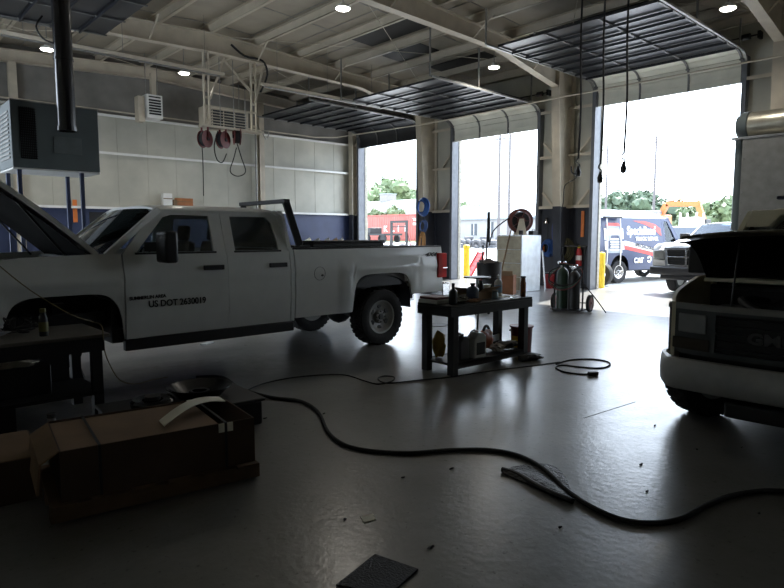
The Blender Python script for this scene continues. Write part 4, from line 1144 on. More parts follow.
for (dx, dy, kind, lb) in [(.15,.12,'tin','short dark tin on the steel cabinet left of the reel'), (.78,.15,'box','black toolbox on the right end of the steel cabinet'), (.90,.60,'tin','grey tin at the back right corner of the steel cabinet')]:
    if kind == 'tin':
        t = thing('paint_tin', lb, 'tin', (14.0+dx,10.05+dy,1.585)); MB().lathe([(.0,0),(.06,0),(.06,.12),(.0,.12)], n=14).build('can', M['steel_black'], t); MB().lathe([(.0,.12),(.055,.12),(.06,.135),(.0,.135)], n=14).build('lid', M['rail'], t)
    else:
        t = thing('small_toolbox', lb, 'toolbox', (14.0+dx,10.05+dy,1.585)); MB().bb(-.13,.13,-.08,.08,0,.12).build('body', M['black'], t, .01); MB().tube([(-.06,0,.12),(-.05,0,.16),(.05,0,.16),(.06,0,.12)], .008, n=5).build('handle', M['black'], t)
t = thing('push_broom', 'wooden broom handle leaning across the drawer front of the steel cabinet', 'broom', (13.72, 10.45, 0))
MB().cyl((-.28,-.05,.12),(.22,-.1,1.75),.018,n=8).build('handle', M['wood'], t); MB().box((-.28,-.05,.09),(.07,.4,.05)).build('head', M['wood'], t); MB().box((-.28,-.05,.035),(.06,.38,.066)).build('bristles', M['steel_black'], t)
t = thing('cardboard_carton', 'brown carton standing against the drawer cabinet front', 'box', (13.35, 10.0, 0), R(20))
MB().bb(-.15,.15,-.2,.2,0,.52).build('body', mat('brown_board', (.22,.09,.04), .8), t); MB().box((-.19,0,.57),(.02,.38,.14),rot=Matrix.Rotation(R(-25),3,'Y').to_euler()).build('flap', M['card'], t)

# dark drum with poles ---------------------------------------------------
dr = thing('trash_drum', 'black drum used as a bin with poles sticking out of it', 'drum', (11.3, 9.0, 0))
MB().lathe([(.0,0),(.27,0),(.28,.02),(.285,.3),(.295,.31),(.285,.32),(.285,.6),(.295,.61),(.285,.62),(.29,.93),(.30,.95),(.28,.95),(.27,.1),(.0,.09)], n=28).build('shell', M['steel_black'], dr)
MB().blob((0,0,.93),(.24,.24,.10),4,.3).build('rubbish', mat('rubbish_dark', (.05,.035,.025), .9), dr)
for k, (x, y, x2, y2, z, lb) in enumerate([(-.05,.1,-.02,.02,2.12,'tall thick black pole standing in the drum'),(-.1,.16,-.06,.14,1.35,'short black pole standing in the drum')]):
    t = thing('pole', lb, 'pole', (11.3+x, 9.0+y, .15)); MB().cyl((0,0,0),(x2-x,y2-y,z-.15),.022 if k == 0 else .018,n=8).build('shaft', M['black'], t)
    MB().cyl((x2-x-.001,y2-y,z-.85 if k == 0 else z-.2),(x2-x,y2-y,z-.15),.034 if k == 0 else .025,n=8).build('grip', M['rubber'], t)
# small black round table / stool between drum and bench
st = thing('shop_stool', 'black stool with a flat tray seat behind the workbench', 'stool', (9.6, 7.95, 0))
MB().lathe([(.0,.70),(.27,.72),(.28,.75),(.0,.76)], n=28).build('seat', M['black'], st); MB().cyl((0,0,.1),(0,0,.70),.03,n=10).build('column', M['rail'], st)
for k in range(5): MB().beam((0,0,.1),(.26*math.cos(k*1.257),.26*math.sin(k*1.257),.05),.04,.03).build('foot', M['black'], st)
for k in range(5): MB().cyl((.26*math.cos(k*1.257),.26*math.sin(k*1.257)-.015,.03),(.26*math.cos(k*1.257),.26*math.sin(k*1.257)+.015,.03),.03,n=10).build('caster', M['black'], st)

# welding cart -----------------------------------------------------------
WX, WY = onZ(570,311).xy
wc = thing('welding_cart', 'two wheeled welding cart carrying two tall gas cylinders', 'cart', (WX, WY, 0), R(-80))
for s in (-1,1):
    MB().tube([(s*.30,-.12,.06),(s*.30,-.10,.5),(s*.22,.05,.85),(s*.24,.12,1.25),(s*.26,.16,1.36)], .018, n=8).build('frame_rail', M['black'], wc)
    W = MB().lathe([(.03,-.03),(.12,-.02),(.13,-.03),(.13,.03),(.12,.02),(.03,.03)], axis='X', n=24, close=True).build('wheel', M['dkred'], wc); W.location = (s*.38,.10,.18)
    MB().lathe([(.13,-.03),(.175,-.025),(.18,0),(.175,.025),(.13,.03)], axis='X', n=28, close=True).build('tire', M['rubber'], W)
MB().cyl((-.38,.1,.18),(.38,.1,.18),.015,n=8).build('axle', M['rail'], wc)
g = MB(); g.bb(-.32,.32,-.30,.12,.04,.06); g.build('base_plate', M['black'], wc)
g = MB(); g.tube([(-.24,.05,.85),(0,-.0,.88),(.24,.05,.85)], .014, n=6); g.cyl((-.26,.16,1.36),(.26,.16,1.36),.016,n=8); g.build('cross_bar', M['black'], wc)
MB().tube([(.30,-.1,.6),(.55,-.05,.3),(.75,.0,.02)], .012, n=6).build('kick_stand', M['black'], wc)
for (x, r_, h_, m_, nm, lb) in [(-.12,.12,.86,M['green'],'gas_cylinder','dark green gas cylinder standing on the welding cart'), (.13,.12,.80,M['black'],'gas_cylinder','black gas cylinder standing on the welding cart')]:
    mm_ = Matrix.Rotation(R(-80),4,'Z') @ Vector((x,-.14,0)); t = thing(nm, lb, 'gas cylinder', (WX+mm_.x, WY+mm_.y, .062), R(-80))
    MB().lathe([(.0,0),(r_,.01),(r_,h_-.14),(r_*.8,h_-.06),(r_*.4,h_-.01),(.03,h_),(.03,h_+.04)], n=24).build('bottle', m_, t)
    MB().cyl((0,-.05,h_+.06),(0,.05,h_+.06),.022,n=10).build('valve', M['chrome'], t)
    g = MB(); g.cyl((.0,-.10,h_+.06),(.0,-.06,h_+.06),.035,n=14); g.cyl((.06,-.08,h_+.10),(.06,-.06,h_+.10),.032,n=14); g.cyl((-.06,-.08,h_+.10),(-.06,-.06,h_+.10),.032,n=14); g.build('regulator', M['chrome'], t)
t = thing('welding_hose', 'twin welding hoses draped around the gas cylinders on the cart', 'hose', (WX,WY,0), R(-80))
for k, m_ in enumerate((M['rubber'], mat('green_hose', (.02,.08,.04), .5), M['dkred'])):
    MB().tube([(-.1,-.3,.94),(-.32,-.30,.85-.05*k),(-.34,-.32,.66-.04*k),(-.1,-.34,.56-.05*k),(.2,-.34,.62-.03*k),(.34,-.28,.82),(.2,-.24,.96),(-.15,-.28,.98+.02*k)], .012, n=6).build('hose', m_, t)

# ------------------------------------------------------------------ workbench
TX0, TX1, TY0, TY1, TZ = 5.02, 6.56, 4.52, 5.05, .81
wb_ = thing('workbench', 'heavy black steel workbench standing in the middle of the floor', 'table', (0,0,0))
g = MB().bb(TX0,TX1,TY0,TY1,TZ-.03,TZ); g.build('tabletop', M['steel_black'], wb_, .004)
g = MB()
for y in (TY0+.01, TY1-.01): g.bb(TX0,TX1,y-.012 if y < 5 else y-.012,y+.012,TZ-.13,TZ-.031)
for x in (TX0+.01, TX1-.01): g.bb(x-.012,x+.012,TY0,TY1,TZ-.13,TZ-.031)
g.build('apron', M['steel_black'], wb_)
for x in (TX0+.10, TX1-.10):
    for y in (TY0+.06, TY1-.06): MB().bb(x-.045,x+.045,y-.045,y+.045,0,TZ-.031).build('leg', M['steel_black'], wb_, .004)
g = MB().bb(TX0+.08,TX1-.08,TY0+.02,TY1-.02,.11,.135); g.bb(TX0+.06,TX1-.06,TY0+.02,TY0+.04,.07,.14); g.bb(TX0+.06,TX1-.06,TY1-.04,TY1-.02,.07,.14); g.build('lower_shelf', M['steel_black'], wb_)
Z0 = TZ+.001
def bottle(name, label, cat, px, py, z, r_, h_, m, capm=None, cap_h=.03, neck=.35, square=False, labm=None, xy=None):
    p = Vector((*xy, z)) if xy else onZ(px, py, z)
    t = thing(name, label, cat, (p.x, p.y, z))
    MB().lathe([(.0,0),(r_*.95,0),(r_,.01),(r_,h_*.72),(r_*.85,h_*.82),(r_*neck,h_*.93),(r_*neck,h_)], n=18).build('body', m, t)
    MB().lathe([(.0,h_+.001),(r_*neck*1.2,h_+.001),(r_*neck*1.2,h_+cap_h),(.0,h_+cap_h)], n=12).build('cap', capm or M['black'], t)
    if labm: MB().lathe([(r_+.001,h_*.2),(r_+.002,h_*.2),(r_+.002,h_*.6),(r_+.001,h_*.6)], n=18, close=True).build('label', labm, t)
    return t
bottle('oil_bottle', 'dark pointed bottle at the near left corner of the workbench', 'bottle', 0, 0, Z0, .05, .19, M['black'], neck=.3, cap_h=.05, xy=(5.16, 4.62))
bottle('solvent_bottle', 'tall brown bottle with black cap on the right end of the workbench', 'bottle', 0,0, Z0, .036, .24, M['brown'], neck=.8, cap_h=.02, xy=(6.47, 4.60))
bottle('spray_bottle', 'clear plastic bottle with pale label near the right end of the workbench', 'bottle', 0,0, Z0, .05, .24, M['plasticbottle'], neck=.3, capm=M['white'], labm=mat('pale_blue_label', (.25,.4,.55), .5), xy=(6.28, 4.85))
t = bottle('cup', 'white and red paper cup on the workbench left of the clear bottle', 'cup', 0,0, Z0, .05, .16, M['white'], neck=.95, capm=M['white'], cap_h=.005, labm=M['red'], xy=(6.05, 4.85))
bottle('small_jar', 'small clear blue tinted jar in front of the white and red cup', 'jar', 0,0, Z0, .04, .09, mat('jar_blue', (.2,.3,.38), .2), neck=.8, capm=M['rail'], cap_h=.015, xy=(6.0, 4.68))
bottle('spray_can', 'dark spray can on the workbench next to the cup', 'can', 0,0, Z0, .04, .22, M['black'], neck=.4, capm=M['red'], cap_h=.02, xy=(5.90, 4.83))
bottle('water_jug', 'dark blue jug on the workbench in front of the carton', 'jug', 0,0, Z0, .075, .19, mat('dark_blue_jug', (.02,.035,.08), .3), neck=.35, cap_h=.02, xy=(5.62, 4.72))
t = thing('cardboard_carton', 'open brown carton on the workbench behind the dark jug', 'box', (5.86,4.87,Z0), R(8))
g = MB(); 
for a in ((-.2,.2,-.15,-.145),(-.2,.2,.145,.15)): g.bb(a[0],a[1],a[2],a[3],0,.10)
g.bb(-.2,-.195,-.15,.15,0,.10); g.bb(.195,.2,-.15,.15,0,.10); g.bb(-.2,.2,-.15,.15,0,.004); g.build('body', mat('carton_tan', (.30,.19,.10), .8), t)
MB().box((0,-.20,.125),(.38,.12,.004),rot=Matrix.Rotation(R(-30),3,'X').to_euler()).build('flap', mat('carton_tan', (.3,.19,.1)), t)
MB().box((-.25,0,.125),(.12,.28,.004),rot=Matrix.Rotation(R(25),3,'Y').to_euler()).build('flap', mat('carton_tan', (.3,.19,.1)), t)
t = thing('parts_tray', 'shallow tray with dark red rim at the left end of the workbench', 'tray', (5.14,4.88,Z0), R(0))
g = MB().bb(-.13,.13,-.15,.15,0,.045); g.build('tray', M['plasticbottle'], t, .006); g = MB().bb(-.12,.12,-.14,.14,.0455,.075); g.build('contents', M['dkred'], t, .01)
for i, (x, y, r_, m_, lb) in enumerate([(5.32,4.85,.05,M['white'],'roll of white tape on the workbench beside the dark pointed bottle'), (5.44,4.92,.06,M['steel_black'],'black tape roll behind the white tape roll on the workbench')]):
    t = thing('tape_roll', lb, 'tape', (x,y,Z0)); MB().lathe([(r_*.6,0),(r_,0),(r_,.05),(r_*.6,.05)], n=22, close=True).build('roll', m_, t); MB().lathe([(r_*.52,0),(r_*.58,0),(r_*.58,.05),(r_*.52,.05)], n=22, close=True).build('core', M['card'], t)
t = thing('shop_rag', 'crumpled grey rag heaped on the workbench', 'rag', (5.33,4.68,Z0)); MB().blob((0,0,.045),(.11,.10,.045),6,.4,3,2).build('cloth', mat('grey_cloth', (.16,.15,.13), .9), t)
t = thing('shop_rag', 'small tan rag by the front edge of the workbench', 'rag', (5.50,4.60,Z0)); MB().blob((0,0,.02),(.10,.06,.02),9,.4,3,2).build('cloth', mat('tan_cloth', (.28,.15,.08), .9), t)
for i, (x, y, lb) in enumerate([(5.68,4.58,'loose wrench lying along the front edge of the workbench'),(6.22,4.60,'loose wrench lying before the clear bottle on the workbench')]):
    t = thing('wrench', lb, 'wrench', (x,y,Z0), R(10+i*30)); MB().bb(-.09,.09,-.008,.008,0,.006).build('shank', M['chrome'], t); g = MB().lathe([(.008,0),(.018,0),(.018,.008),(.008,.008)], c=(.10,0,0), n=10, close=True); g.bb(-.11,-.09,-.016,.016,0,.008); g.build('jaws', M['chrome'], t)
for i,(x,y,lb) in enumerate([(6.25,4.75,'white sheet of paper near the right end of the workbench'),(6.36,4.72,'small white slip of paper by the brown bottle')]):
    t = MB().box((x,y,Z0+.001),(.16-.05*i,.11,.002),rz=.3+i).build('paper_sheet', M['paper']); tag(t, lb, 'paper')
# on the lower shelf
zs = .137
def jug(label, x, y, z, w, d, h, m, capm, rz=0, labm=None):
    t = thing('fluid_jug', label, 'jug', (x,y,z), rz)
    MB().prism([(-w/2,0),(w/2,0),(w/2,h*.78),(w*.25,h*.92),(-w*.1,h*.92),(-w/2,h*.72)], 'Y', -d/2, d/2).build('body', m, t, .015, 3)
    MB().cyl((w*.05,0,h*.9),(w*.05,0,h),.022,n=12).build('cap', capm, t)
    MB().tube([(-w*.40,0,h*.76),(-w*.42,0,h*.96),(-w*.15,0,h*1.02),(-w*.02,0,h*.93)], .012, n=8).build('handle', m, t)
    if labm: MB().bb(-w*.35,w*.35,-d/2-.004,-d/2-.001,h*.12,h*.58).build('label', labm, t)
    return t
jug('white antifreeze jug with a dark label on the lower shelf of the workbench', 5.62, 4.66, zs, .22, .15, .32, mat('white_jug', (.62,.63,.62), .4), M['white'], labm=M['black'])
jug('dark grey oil jug on the lower shelf left of the white jug', 5.38, 4.68, zs, .16, .12, .30, mat('grey_jug', (.07,.07,.08), .4), M['black'])
jug('black oil jug behind the grey one on the lower shelf', 5.56, 4.90, zs, .18, .12, .27, M['black'], M['black'])
t = thing('sack', 'yellow sack leaning against the left leg under the workbench', 'bag', (5.27,4.93,zs)); MB().blob((0,0,.15),(.07,.09,.15),7,.18,3).build('sack', mat('mustard', (.38,.24,.03), .6), t)
t = thing('power_tool', 'orange and black power saw lying on the lower shelf', 'tool', (6.0,4.84,zs+.03), R(12))
MB().blob((0,0,.12),(.16,.10,.12),3,.2,3).build('housing', mat('dull_orange', (.50,.12,.04), .5), t); MB().bb(.1,.42,-.01,.01,.05,.13).build('blade', M['rail'], t); MB().tube([(-.05,0,.2),(.03,0,.28),(.12,0,.24),(.15,0,.12)], .018, n=8).build('handle', M['black'], t)
t = thing('shop_rag', 'pale rag hanging off the power saw on the lower shelf', 'rag', (6.12,4.72,zs)); MB().blob((0,0,.045),(.12,.09,.045),12,.4,3,2).build('cloth', mat('dirty_white_cloth', (.35,.32,.28), .9), t)
t = thing('impact_gun', 'black air tool lying at the right end of the lower shelf', 'tool', (6.28,4.70,zs+.012), R(-15)); MB().blob((0,0,.05),(.17,.07,.05),15,.25,3).build('body', M['black'], t); MB().cyl((.12,0,.05),(.21,0,.05),.02,n=10).build('nose', M['rail'], t)
rc = thing('waste_can', 'dark red oily-waste can with a yellow label behind the workbench leg', 'can', (*onZ(521,354).xy, 0))
MB().lathe([(.0,.0),(.13,.0),(.145,.37),(.0,.37)], n=24).build('body', M['dkred'], rc); MB().lathe([(.0,.371),(.16,.371),(.16,.39),(.0,.40)], n=24).build('lid', M['dkred'], rc)
MB().bb(-.155,-.14,-.04,.04,.10,.26).build('label', M['yellow'], rc); MB().beam((.0,.13,.33),(.0,.19,.30),.03,.02).build('foot_lever', M['steel_black'], rc)
t = thing('work_glove', 'black glove lying on the floor at the right end of the workbench', 'glove', (*onZ(533,360).xy, 0), R(-20)); MB().blob((0,0,.045),(.15,.08,.045),21,.25,3).build('palm', M['black'], t)
MB().cyl((-.20,0,.03),(-.10,0,.04),.045,n=10).build('cuff', M['steel_black'], t)
t = thing('pry_bar', 'thin black bar leaning inside the workbench frame', 'bar', (0,0,0)); a_, b_ = onZ(476,352,.14), onY(479,306,5.0); MB().cyl((a_.x,a_.y,.14),(a_.x+.04,a_.y,.72),.012,n=8).build('shaft', M['black'], t); MB().box((a_.x+.04,a_.y,.73),(.03,.03,.04)).build('tip', M['black'], t)
# puddle of drain cover behind bench
p = onZ(437,325); tag(MB().lathe([(.0,.0),(.20,.0),(.20,.008),(.0,.012)], c=(p.x,p.y,0), n=24).build('drain_cover', M['steel_black']), 'flat round dark drain cover on the floor behind the workbench', 'drain cover')

# ------------------------------------------------------------------ left foreground
lb_ = thing('work_table', 'low dark steel table in shadow beside the pickup front wheel arch', 'table', (0,0,0))
MB().bb(.15,1.72,5.50,6.30,.72,.75).build('tabletop', mat('grimy_board', (.10,.09,.075), .7), lb_, .004)
for x in (.22,1.62):
    for y in (5.58,6.22): MB().bb(x-.04,x+.04,y-.04,y+.04,0,.719).build('leg', M['steel_black'], lb_)
MB().bb(.2,1.66,5.54,6.26,.22,.25).build('lower_shelf', M['steel_black'], lb_)
MB().bb(.18,1.68,5.53,5.55,.60,.719).build('apron', M['steel_black'], lb_)
MB().bb(.75,1.55,6.16,6.2,.251,.719).build('back_panel', M['steel_black'], lb_)
MB().bb(.28,1.0,5.6,6.0,.0,.219).build('bottom_locker', M['black'], lb_)
bottle('spray_can', 'tall black can with yellow band standing on the low dark table', 'can', 0,0, .751, .035, .20, M['black'], neck=.6, capm=mat('dull_yellow', (.14,.13,.03), .5), labm=mat('dull_yellow', (.14,.13,.03), .5), xy=(1.26,5.72))
t = thing('plastic_wrap', 'crumpled clear plastic wrap at the left end of the low dark table', 'wrap', (.72,5.75,.751)); MB().blob((0,0,.06),(.24,.16,.06),31,.5,3,3).build('film', mat('crinkled_film', (.25,.27,.30), .15), t)
t = thing('wiring_bundle', 'tangle of dark wires behind the black can on the low table', 'wires', (1.15,6.0,.751))
g = MB()
for k in range(7): g.tube([(random.uniform(-.15,.15),random.uniform(-.1,.1),random.uniform(.01,.14)) for _ in range(6)], .007, n=5)
g.build('wires', M['black'], t)
t = thing('parts_bin', 'dark bin of parts on the shelf under the low table', 'bin', (1.0,5.9,.251)); MB().bb(-.3,.3,-.18,.18,0,.25).build('tub', M['black'], t, .01); MB().blob((0,0,.28),(.22,.15,.07),5,.4,3).build('contents', M['steel_cream'], t)
# cardboard crate on pallet
q1, q2 = R(-8), 0
cb = thing('flat_crate', 'long flat cardboard crate with banding on a pallet in the left foreground', 'box', (.84, 3.62, .125), q1)
CL, CW, CH = 1.12, .66, .29
cm = M['card']
g = MB(); g.bb(0,CL,0,.008,0,CH); g.bb(0,CL,CW-.008,CW,0,CH); g.bb(0,.008,.008,CW-.008,0,CH); g.bb(CL-.008,CL,.008,CW-.008,0,CH); g.bb(.008,CL-.008,.008,CW-.008,0,.008); g.build('walls', mat('card_side', (.075,.045,.028), .85, 0, .12, 3), cb)
g = MB().bb(.012,CL*.80,.012,CW-.012,CH-.02,CH-.012); g.build('inner_sheet', cm, cb)
MB().prism([(.0,CH),(-.10,CH-.06),(-.12,.06),(-.105,.06),(-.09,CH-.065),(.0,CH-.008)], 'Y', .02, CW-.02).build('end_flap', cm, cb)
for x in (.20, .93):
    g = MB(); g.bb(x-.008,x+.008,-.006,-.001,0,CH); g.bb(x-.008,x+.008,-.004,CW+.004,CH+.001,CH+.004); g.build('steel_band', M['steel_black'], cb)
for x, y, zz in ((.90,-.010,CH-.055),(.955,-.010,CH-.055)): MB().bb(x-.018,x+.018,y-.004,y+.003,zz,zz+.055).build('band_clip', M['paper'], cb)
MB().bb(.86,.93,CW-.10,CW-.05,CH+.005,CH+.015).build('band_clip', M['paper'], cb)
pl = thing('pallet', 'dark wooden pallet under the long cardboard crate', 'pallet', (.84, 3.62, 0), q1)
for i in range(6): MB().bb(-.06+i*.21,.08+i*.21,-.04,CW+.04,.103,.122).build('deck_board', M['wood'], pl)
for y in (0,CW/2-.04,CW-.08): MB().bb(-.06,CL+.03,y,y+.08,.015,.102).build('bearer', M['wood'], pl)
t = thing('foam_strip', 'pale curved packing strip lying across the crate', 'packing strip', (.84,3.62,.125), q1)
def fs_(u, v): x = .58+.50*u; return (x, .16+.40*u-.06*u*u+(v-.5)*.13, CH+.012+.05*math.sin(PI*u))
MB().grid(fs_, 12, 2, (0,0,.006)).build('strip', M['paper'], t)
# second carton at the far left
t = thing('flat_crate', 'second cardboard crate cut off by the left edge of the view', 'box', (-.20, 4.2, .0), R(-6))
MB().bb(0,1.05,0,.62,.0,.26).build('walls', mat('card_side', (.075,.045,.028), .85), t); MB().bb(.01,1.04,.01,.61,.261,.266).build('lid', cm, t); MB().bb(.80,.815,-.004,.624,.267,.270).build('steel_band', M['steel_black'], t)
# small bottle on crate rear corner
bottle('spray_can', 'silver spray can standing at the back left corner of the long crate', 'can', 0,0, 0, .035, .36, M['rail'], neck=.7, xy=(1.02,4.55))
# low dark bins and drain pan behind the crate
t = thing('oil_tray', 'low black tray lying behind the long crate under the pickup', 'tray', (*onZ(60,425).xy,0), R(4))
e = thing('storage_tote', 'low black tote behind the crate carrying a round drain pan', 'tote', (1.45,4.55,0), R(-4))
MB().bb(0,1.15,0,.62,0,.20).build('tub', M['black'], e, .015); MB().bb(-.02,1.17,-.02,.64,.201,.23).build('lid', M['black'], e, .01)
bpy.data.objects.remove(t)
t = thing('drain_pan', 'round glossy black drain pan lying on the black tote', 'pan', (2.22,4.86,.232))
pm = mat('gloss_pan', (.008,.008,.011), .2, spec=.35)
MB().lathe([(.0,.01),(.17,.0),(.25,.08),(.27,.085),(.27,.095),(.24,.09),(.16,.02),(.0,.02)], n=36).build('pan', pm, t); MB().lathe([(.06,.02),(.08,.02),(.085,.05),(.06,.05)], n=20, close=True).build('strainer', pm, t)
t = thing('brake_drum', 'black round part lying on the black tote left of the drain pan', 'car part', (1.80,4.80,.232)); MB().lathe([(.08,0),(.16,0),(.17,.05),(.15,.07),(.08,.06)], n=30, close=True).build('drum', pm, t); MB().lathe([(.0,.06),(.06,.06),(.06,.09),(.0,.09)], n=16).build('hub', M['steel_black'], t)

# ------------------------------------------------------------------ hoses, cords and litter on the floor
def floor_line(name, label, cat, px, r_, m, z=None):
    pts = [onZ(x, y, r_) for x, y in px]; o = MB().tube(pts, r_, n=8, sub=5).build(name, m); return tag(o, label, cat)
floor_line('air_hose', 'thick black hose snaking across the foreground floor', 'hose', [(196,377),(222,377),(240,388),(270,397),(300,401),(318,412),(328,432),(345,445),(372,451),(410,453),(450,450),(490,450),(520,456),(545,470),(565,489),(590,506),(620,519),(650,523),(680,519),(705,506),(730,496),(760,491),(784,491),(830,492)], .0155, M['rubber'])
floor_line('extension_cord', 'thin black cord from the crate to the workbench with a small loop', 'cord', [(244,392),(262,384),(290,378),(320,375),(345,375),(365,381),(378,384),(392,381),(394,377),(384,376),(378,379),(388,383),(420,380),(450,377),(490,371),(530,366),(560,362)], .007, M['rubber'])
floor_line('extension_cord', 'looped black cord with a plug right of the workbench', 'cord', [(556,364),(570,360),(590,359),(606,361),(610,365),(600,368),(580,367),(562,365),(556,368),(565,372),(580,374),(592,374)], .009, M['rubber'])
p = onZ(593,374,.02); tag(MB().box((p.x,p.y,.024),(.11,.06,.045),rz=-.5).build('cord_plug', M['black'], None, .008), 'small black plug box at the end of the looped cord', 'plug')
t = tag(MB().tube([onY(-4,263,6.2),onY(30,290,6.0),onY(70,314,5.75),onY(93,322,5.9)+Vector((0,0,.0)),onY(102,327,5.45),onZ(104,348,.6),onZ(110,365,.35),onZ(120,380,.12),onZ(135,384,.02),onZ(152,380,.02),onZ(168,377,.02)], .005, n=5).build('yellow_cord', mat('tan_string', (.22,.18,.09), .7)), 'thin tan cord draped from the pickup fender over the low table to the floor', 'cord')
# rumpled black sheet
pc = [onZ(502,472),onZ(520,467),onZ(560,476),onZ(575,498),onZ(562,503),onZ(530,488)]
bs = thing('plastic_sheet', 'rumpled black plastic sheet on the floor under the thick hose', 'sheet', (0,0,0))
def shf(u, v):
    a, b, c, d = onZ(502,474), onZ(535,468), onZ(574,500), onZ(548,474)
    e0, e1 = onZ(502,474), onZ(568,503); f0, f1 = onZ(512,468), onZ(572,494)
    e = e0.lerp(e1,u); f = f0.lerp(f1,u)+(onZ(552,470)-onZ(542,481))*(math.sin(PI*u)*1.25)
    p = e.lerp(f, v); z = .008+.02*math.sin(PI*min(1,v*2.2))*(1-.3*u)*(v < .46)+.008*abs(noise.noise(p*14)); return (p.x,p.y,z)
MB().grid(shf, 22, 12, (0,0,-.004)).build('sheet', mat('film_black', (.018,.018,.02), .45, bump=1.0, scale=10, spec=.4), bs)
pts = [onZ(502,472),onZ(518,477),onZ(540,490),onZ(560,499),onZ(573,504)]
MB().tube([p+Vector((0,0,.018)) for p in pts], .018, n=8).build('rolled_edge', M['black'], bs)
p = [onZ(336,587),onZ(375,556),onZ(418,571),onZ(390,596)]
g = MB(); g.add([tuple(q+Vector((0,0,.012))) for q in p]+[tuple(q+Vector((0,0,.001))) for q in p], [(0,1,2,3),(7,6,5,4),(0,1,5,4),(1,2,6,5),(2,3,7,6),(3,0,4,7)])
tag(g.build('rubber_mat', mat('mat_black', (.02,.02,.022), .7, bump=.5, scale=20)), 'torn piece of dark ribbed mat at the bottom edge of the floor', 'mat')
p = [onZ(360,517),onZ(373,514.5),onZ(376,520),onZ(364,523.5)]
g = MB(); g.add([tuple(q+Vector((0,0,.006))) for q in p]+[tuple(q+Vector((0,0,.001))) for q in p], [(0,1,2,3),(7,6,5,4),(0,1,5,4),(1,2,6,5),(2,3,7,6),(3,0,4,7)])
tag(g.build('paper_scrap', M['paper']), 'small cream paper scrap lying alone on the foreground floor', 'paper')
p = onZ(207,344); tag(MB().box((p.x,p.y,.01),(.22,.10,.015),rz=.6).build('metal_offcut', M['galv_sheet']), 'pale metal offcut on the floor under the pickup', 'offcut')
lit = [(324,414),(403,478),(647,492),(641,465),(697,450),(560,528),(452,469),(655,426),(759,514),(742,448),(345,520),(265,419),(431,548),(358,579)]
litl = ['just below the thick black hose, left of centre', 'in the mid foreground right of the paper scrap', 'beyond the bend of the thick hose at right', 'above the thick hose, between sheet and van wheel', 'nearest the van front wheel', 'between the black sheet and the bottom edge', 'under the thick hose left of the black sheet', 'on the open floor between looped cord and van', 'near the right edge under the van bumper shadow', 'close to where the hose nears the right edge', 'left of the paper scrap', 'between the crate and the first hose bend', 'right of the dark ribbed mat', 'directly above the dark ribbed mat']
for i, (x, y) in enumerate(lit):
    p = onZ(x, y); o = MB().blob((p.x,p.y,.006),(.012+.012*random.random(),.007,.006),i,.4,2).build('debris_chip', M['black']); tag(o, 'tiny dark debris chip on the floor '+litl[i], 'debris', 'dark debris chips on the floor')

# things beyond the pickup bed, against the back wall
wbk = thing('back_bench', 'low bench against the blue wall behind the pickup bed', 'bench', (0,0,0))
MB().bb(9.6,14.9,19.3,20.0,.90,.95).build('tabletop', M['steel_black'], wbk)
for x in (9.7,12.2,14.8):
    for y in (19.35,19.95): MB().bb(x-.04,x+.04,y-.04,y+.04,0,.9).build('leg', M['steel_black'], wbk)
for (px, py, lb, k) in [(303,237,'pale part lying on the back bench nearest the cargo rack',0),(312,238,'grey casting on the back bench left of the engine part',1),(330,237,'silver and brown engine part on the back bench right of centre',2),(336,240,'round alternator shaped part at the right of the back bench',3),(322,239,'small metal part between the castings on the back bench',4)]:
    p = onY(px, 240, 19.6)
    t = thing('engine_part', lb, 'car part', (p.x,p.y,.951)); MB().blob((0,0,.20),(.15,.15,.18),k+40,.3,2).build('casting', [M['rail'],M['grey'],M['rail'],M['steel_cream'],M['steel_black']][k], t); MB().cyl((-.1,-.1,.3),(.2,-.2,.48),.06,n=10).build('pipe', [M['paper'],M['rail'],M['wood'],M['rail'],M['rail']][k], t)
# objects on the back wall ledge over the cab
sh = thing('wall_shelf', 'narrow ledge shelf on the back wall above the pickup cab', 'shelf', (0,0,0))
p = onY(155,207,20.0); q = onY(205,207,20.0)
MB().bb(p.x,q.x,19.95,20.24,2.50,2.53).build('board', M['wood'], sh); 
for x in (p.x+.2,q.x-.2): MB().bb(x-.02,x+.02,19.98,20.23,2.42,2.499).build('bracket', M['steel_black'], sh)
for px, w_, h_, m_, lb in [(167,.30,.42,M['white'],'white carton on the wall ledge above the cab'),(184,.56,.28,mat('orange_board', (.40,.15,.05), .7),'wide orange brown carton on the wall ledge'),(175,.16,.22,M['card'],'small tan carton between the white and orange cartons')]:
    p = onY(px,207,20.1); t = thing('cardboard_carton', lb, 'box', (p.x,20.1,2.532)); MB().bb(-w_/2,w_/2,-.1,.1,0,h_).build('body', m_, t, .004); MB().bb(-w_/2,w_/2,-.104,-.101,h_*.55,h_*.62).build('tape_line', M['card'], t)
# dark doorway/window recess in blue wall
p0, p1 = onY(89,212,YB), onY(118,245,YB)
struct('window_1', MB().bb(p0.x,p1.x,YB-.03,YB-.013,p1.z,p0.z), M['black'])
# folded table beyond the truck engine bay etc
t = thing('floor_jack', 'red floor jack with long handle parked behind the pickup front', 'jack', (3.6,9.9,0), R(30)); MB().bb(-.3,.3,-.12,.12,.04,.14).build('frame', M['red'], t); 
for x in (-.25,.25):
    for y in (-.14,.14): MB().cyl((x,y-.02,.045),(x,y+.02,.045),.045,n=12).build('wheel', M['black'], t)
MB().cyl((.2,0,.14),(.65,0,.8),.018,n=8).build('handle', M['black'], t); MB().cyl((-.2,0,.14),(-.2,0,.19),.05,n=12).build('saddle', M['rail'], t)
# ================================================================== OUTSIDE
def box_thing(name, label, cat, loc, rz=0, group=None): return thing(name, label, cat, loc, rz, group)
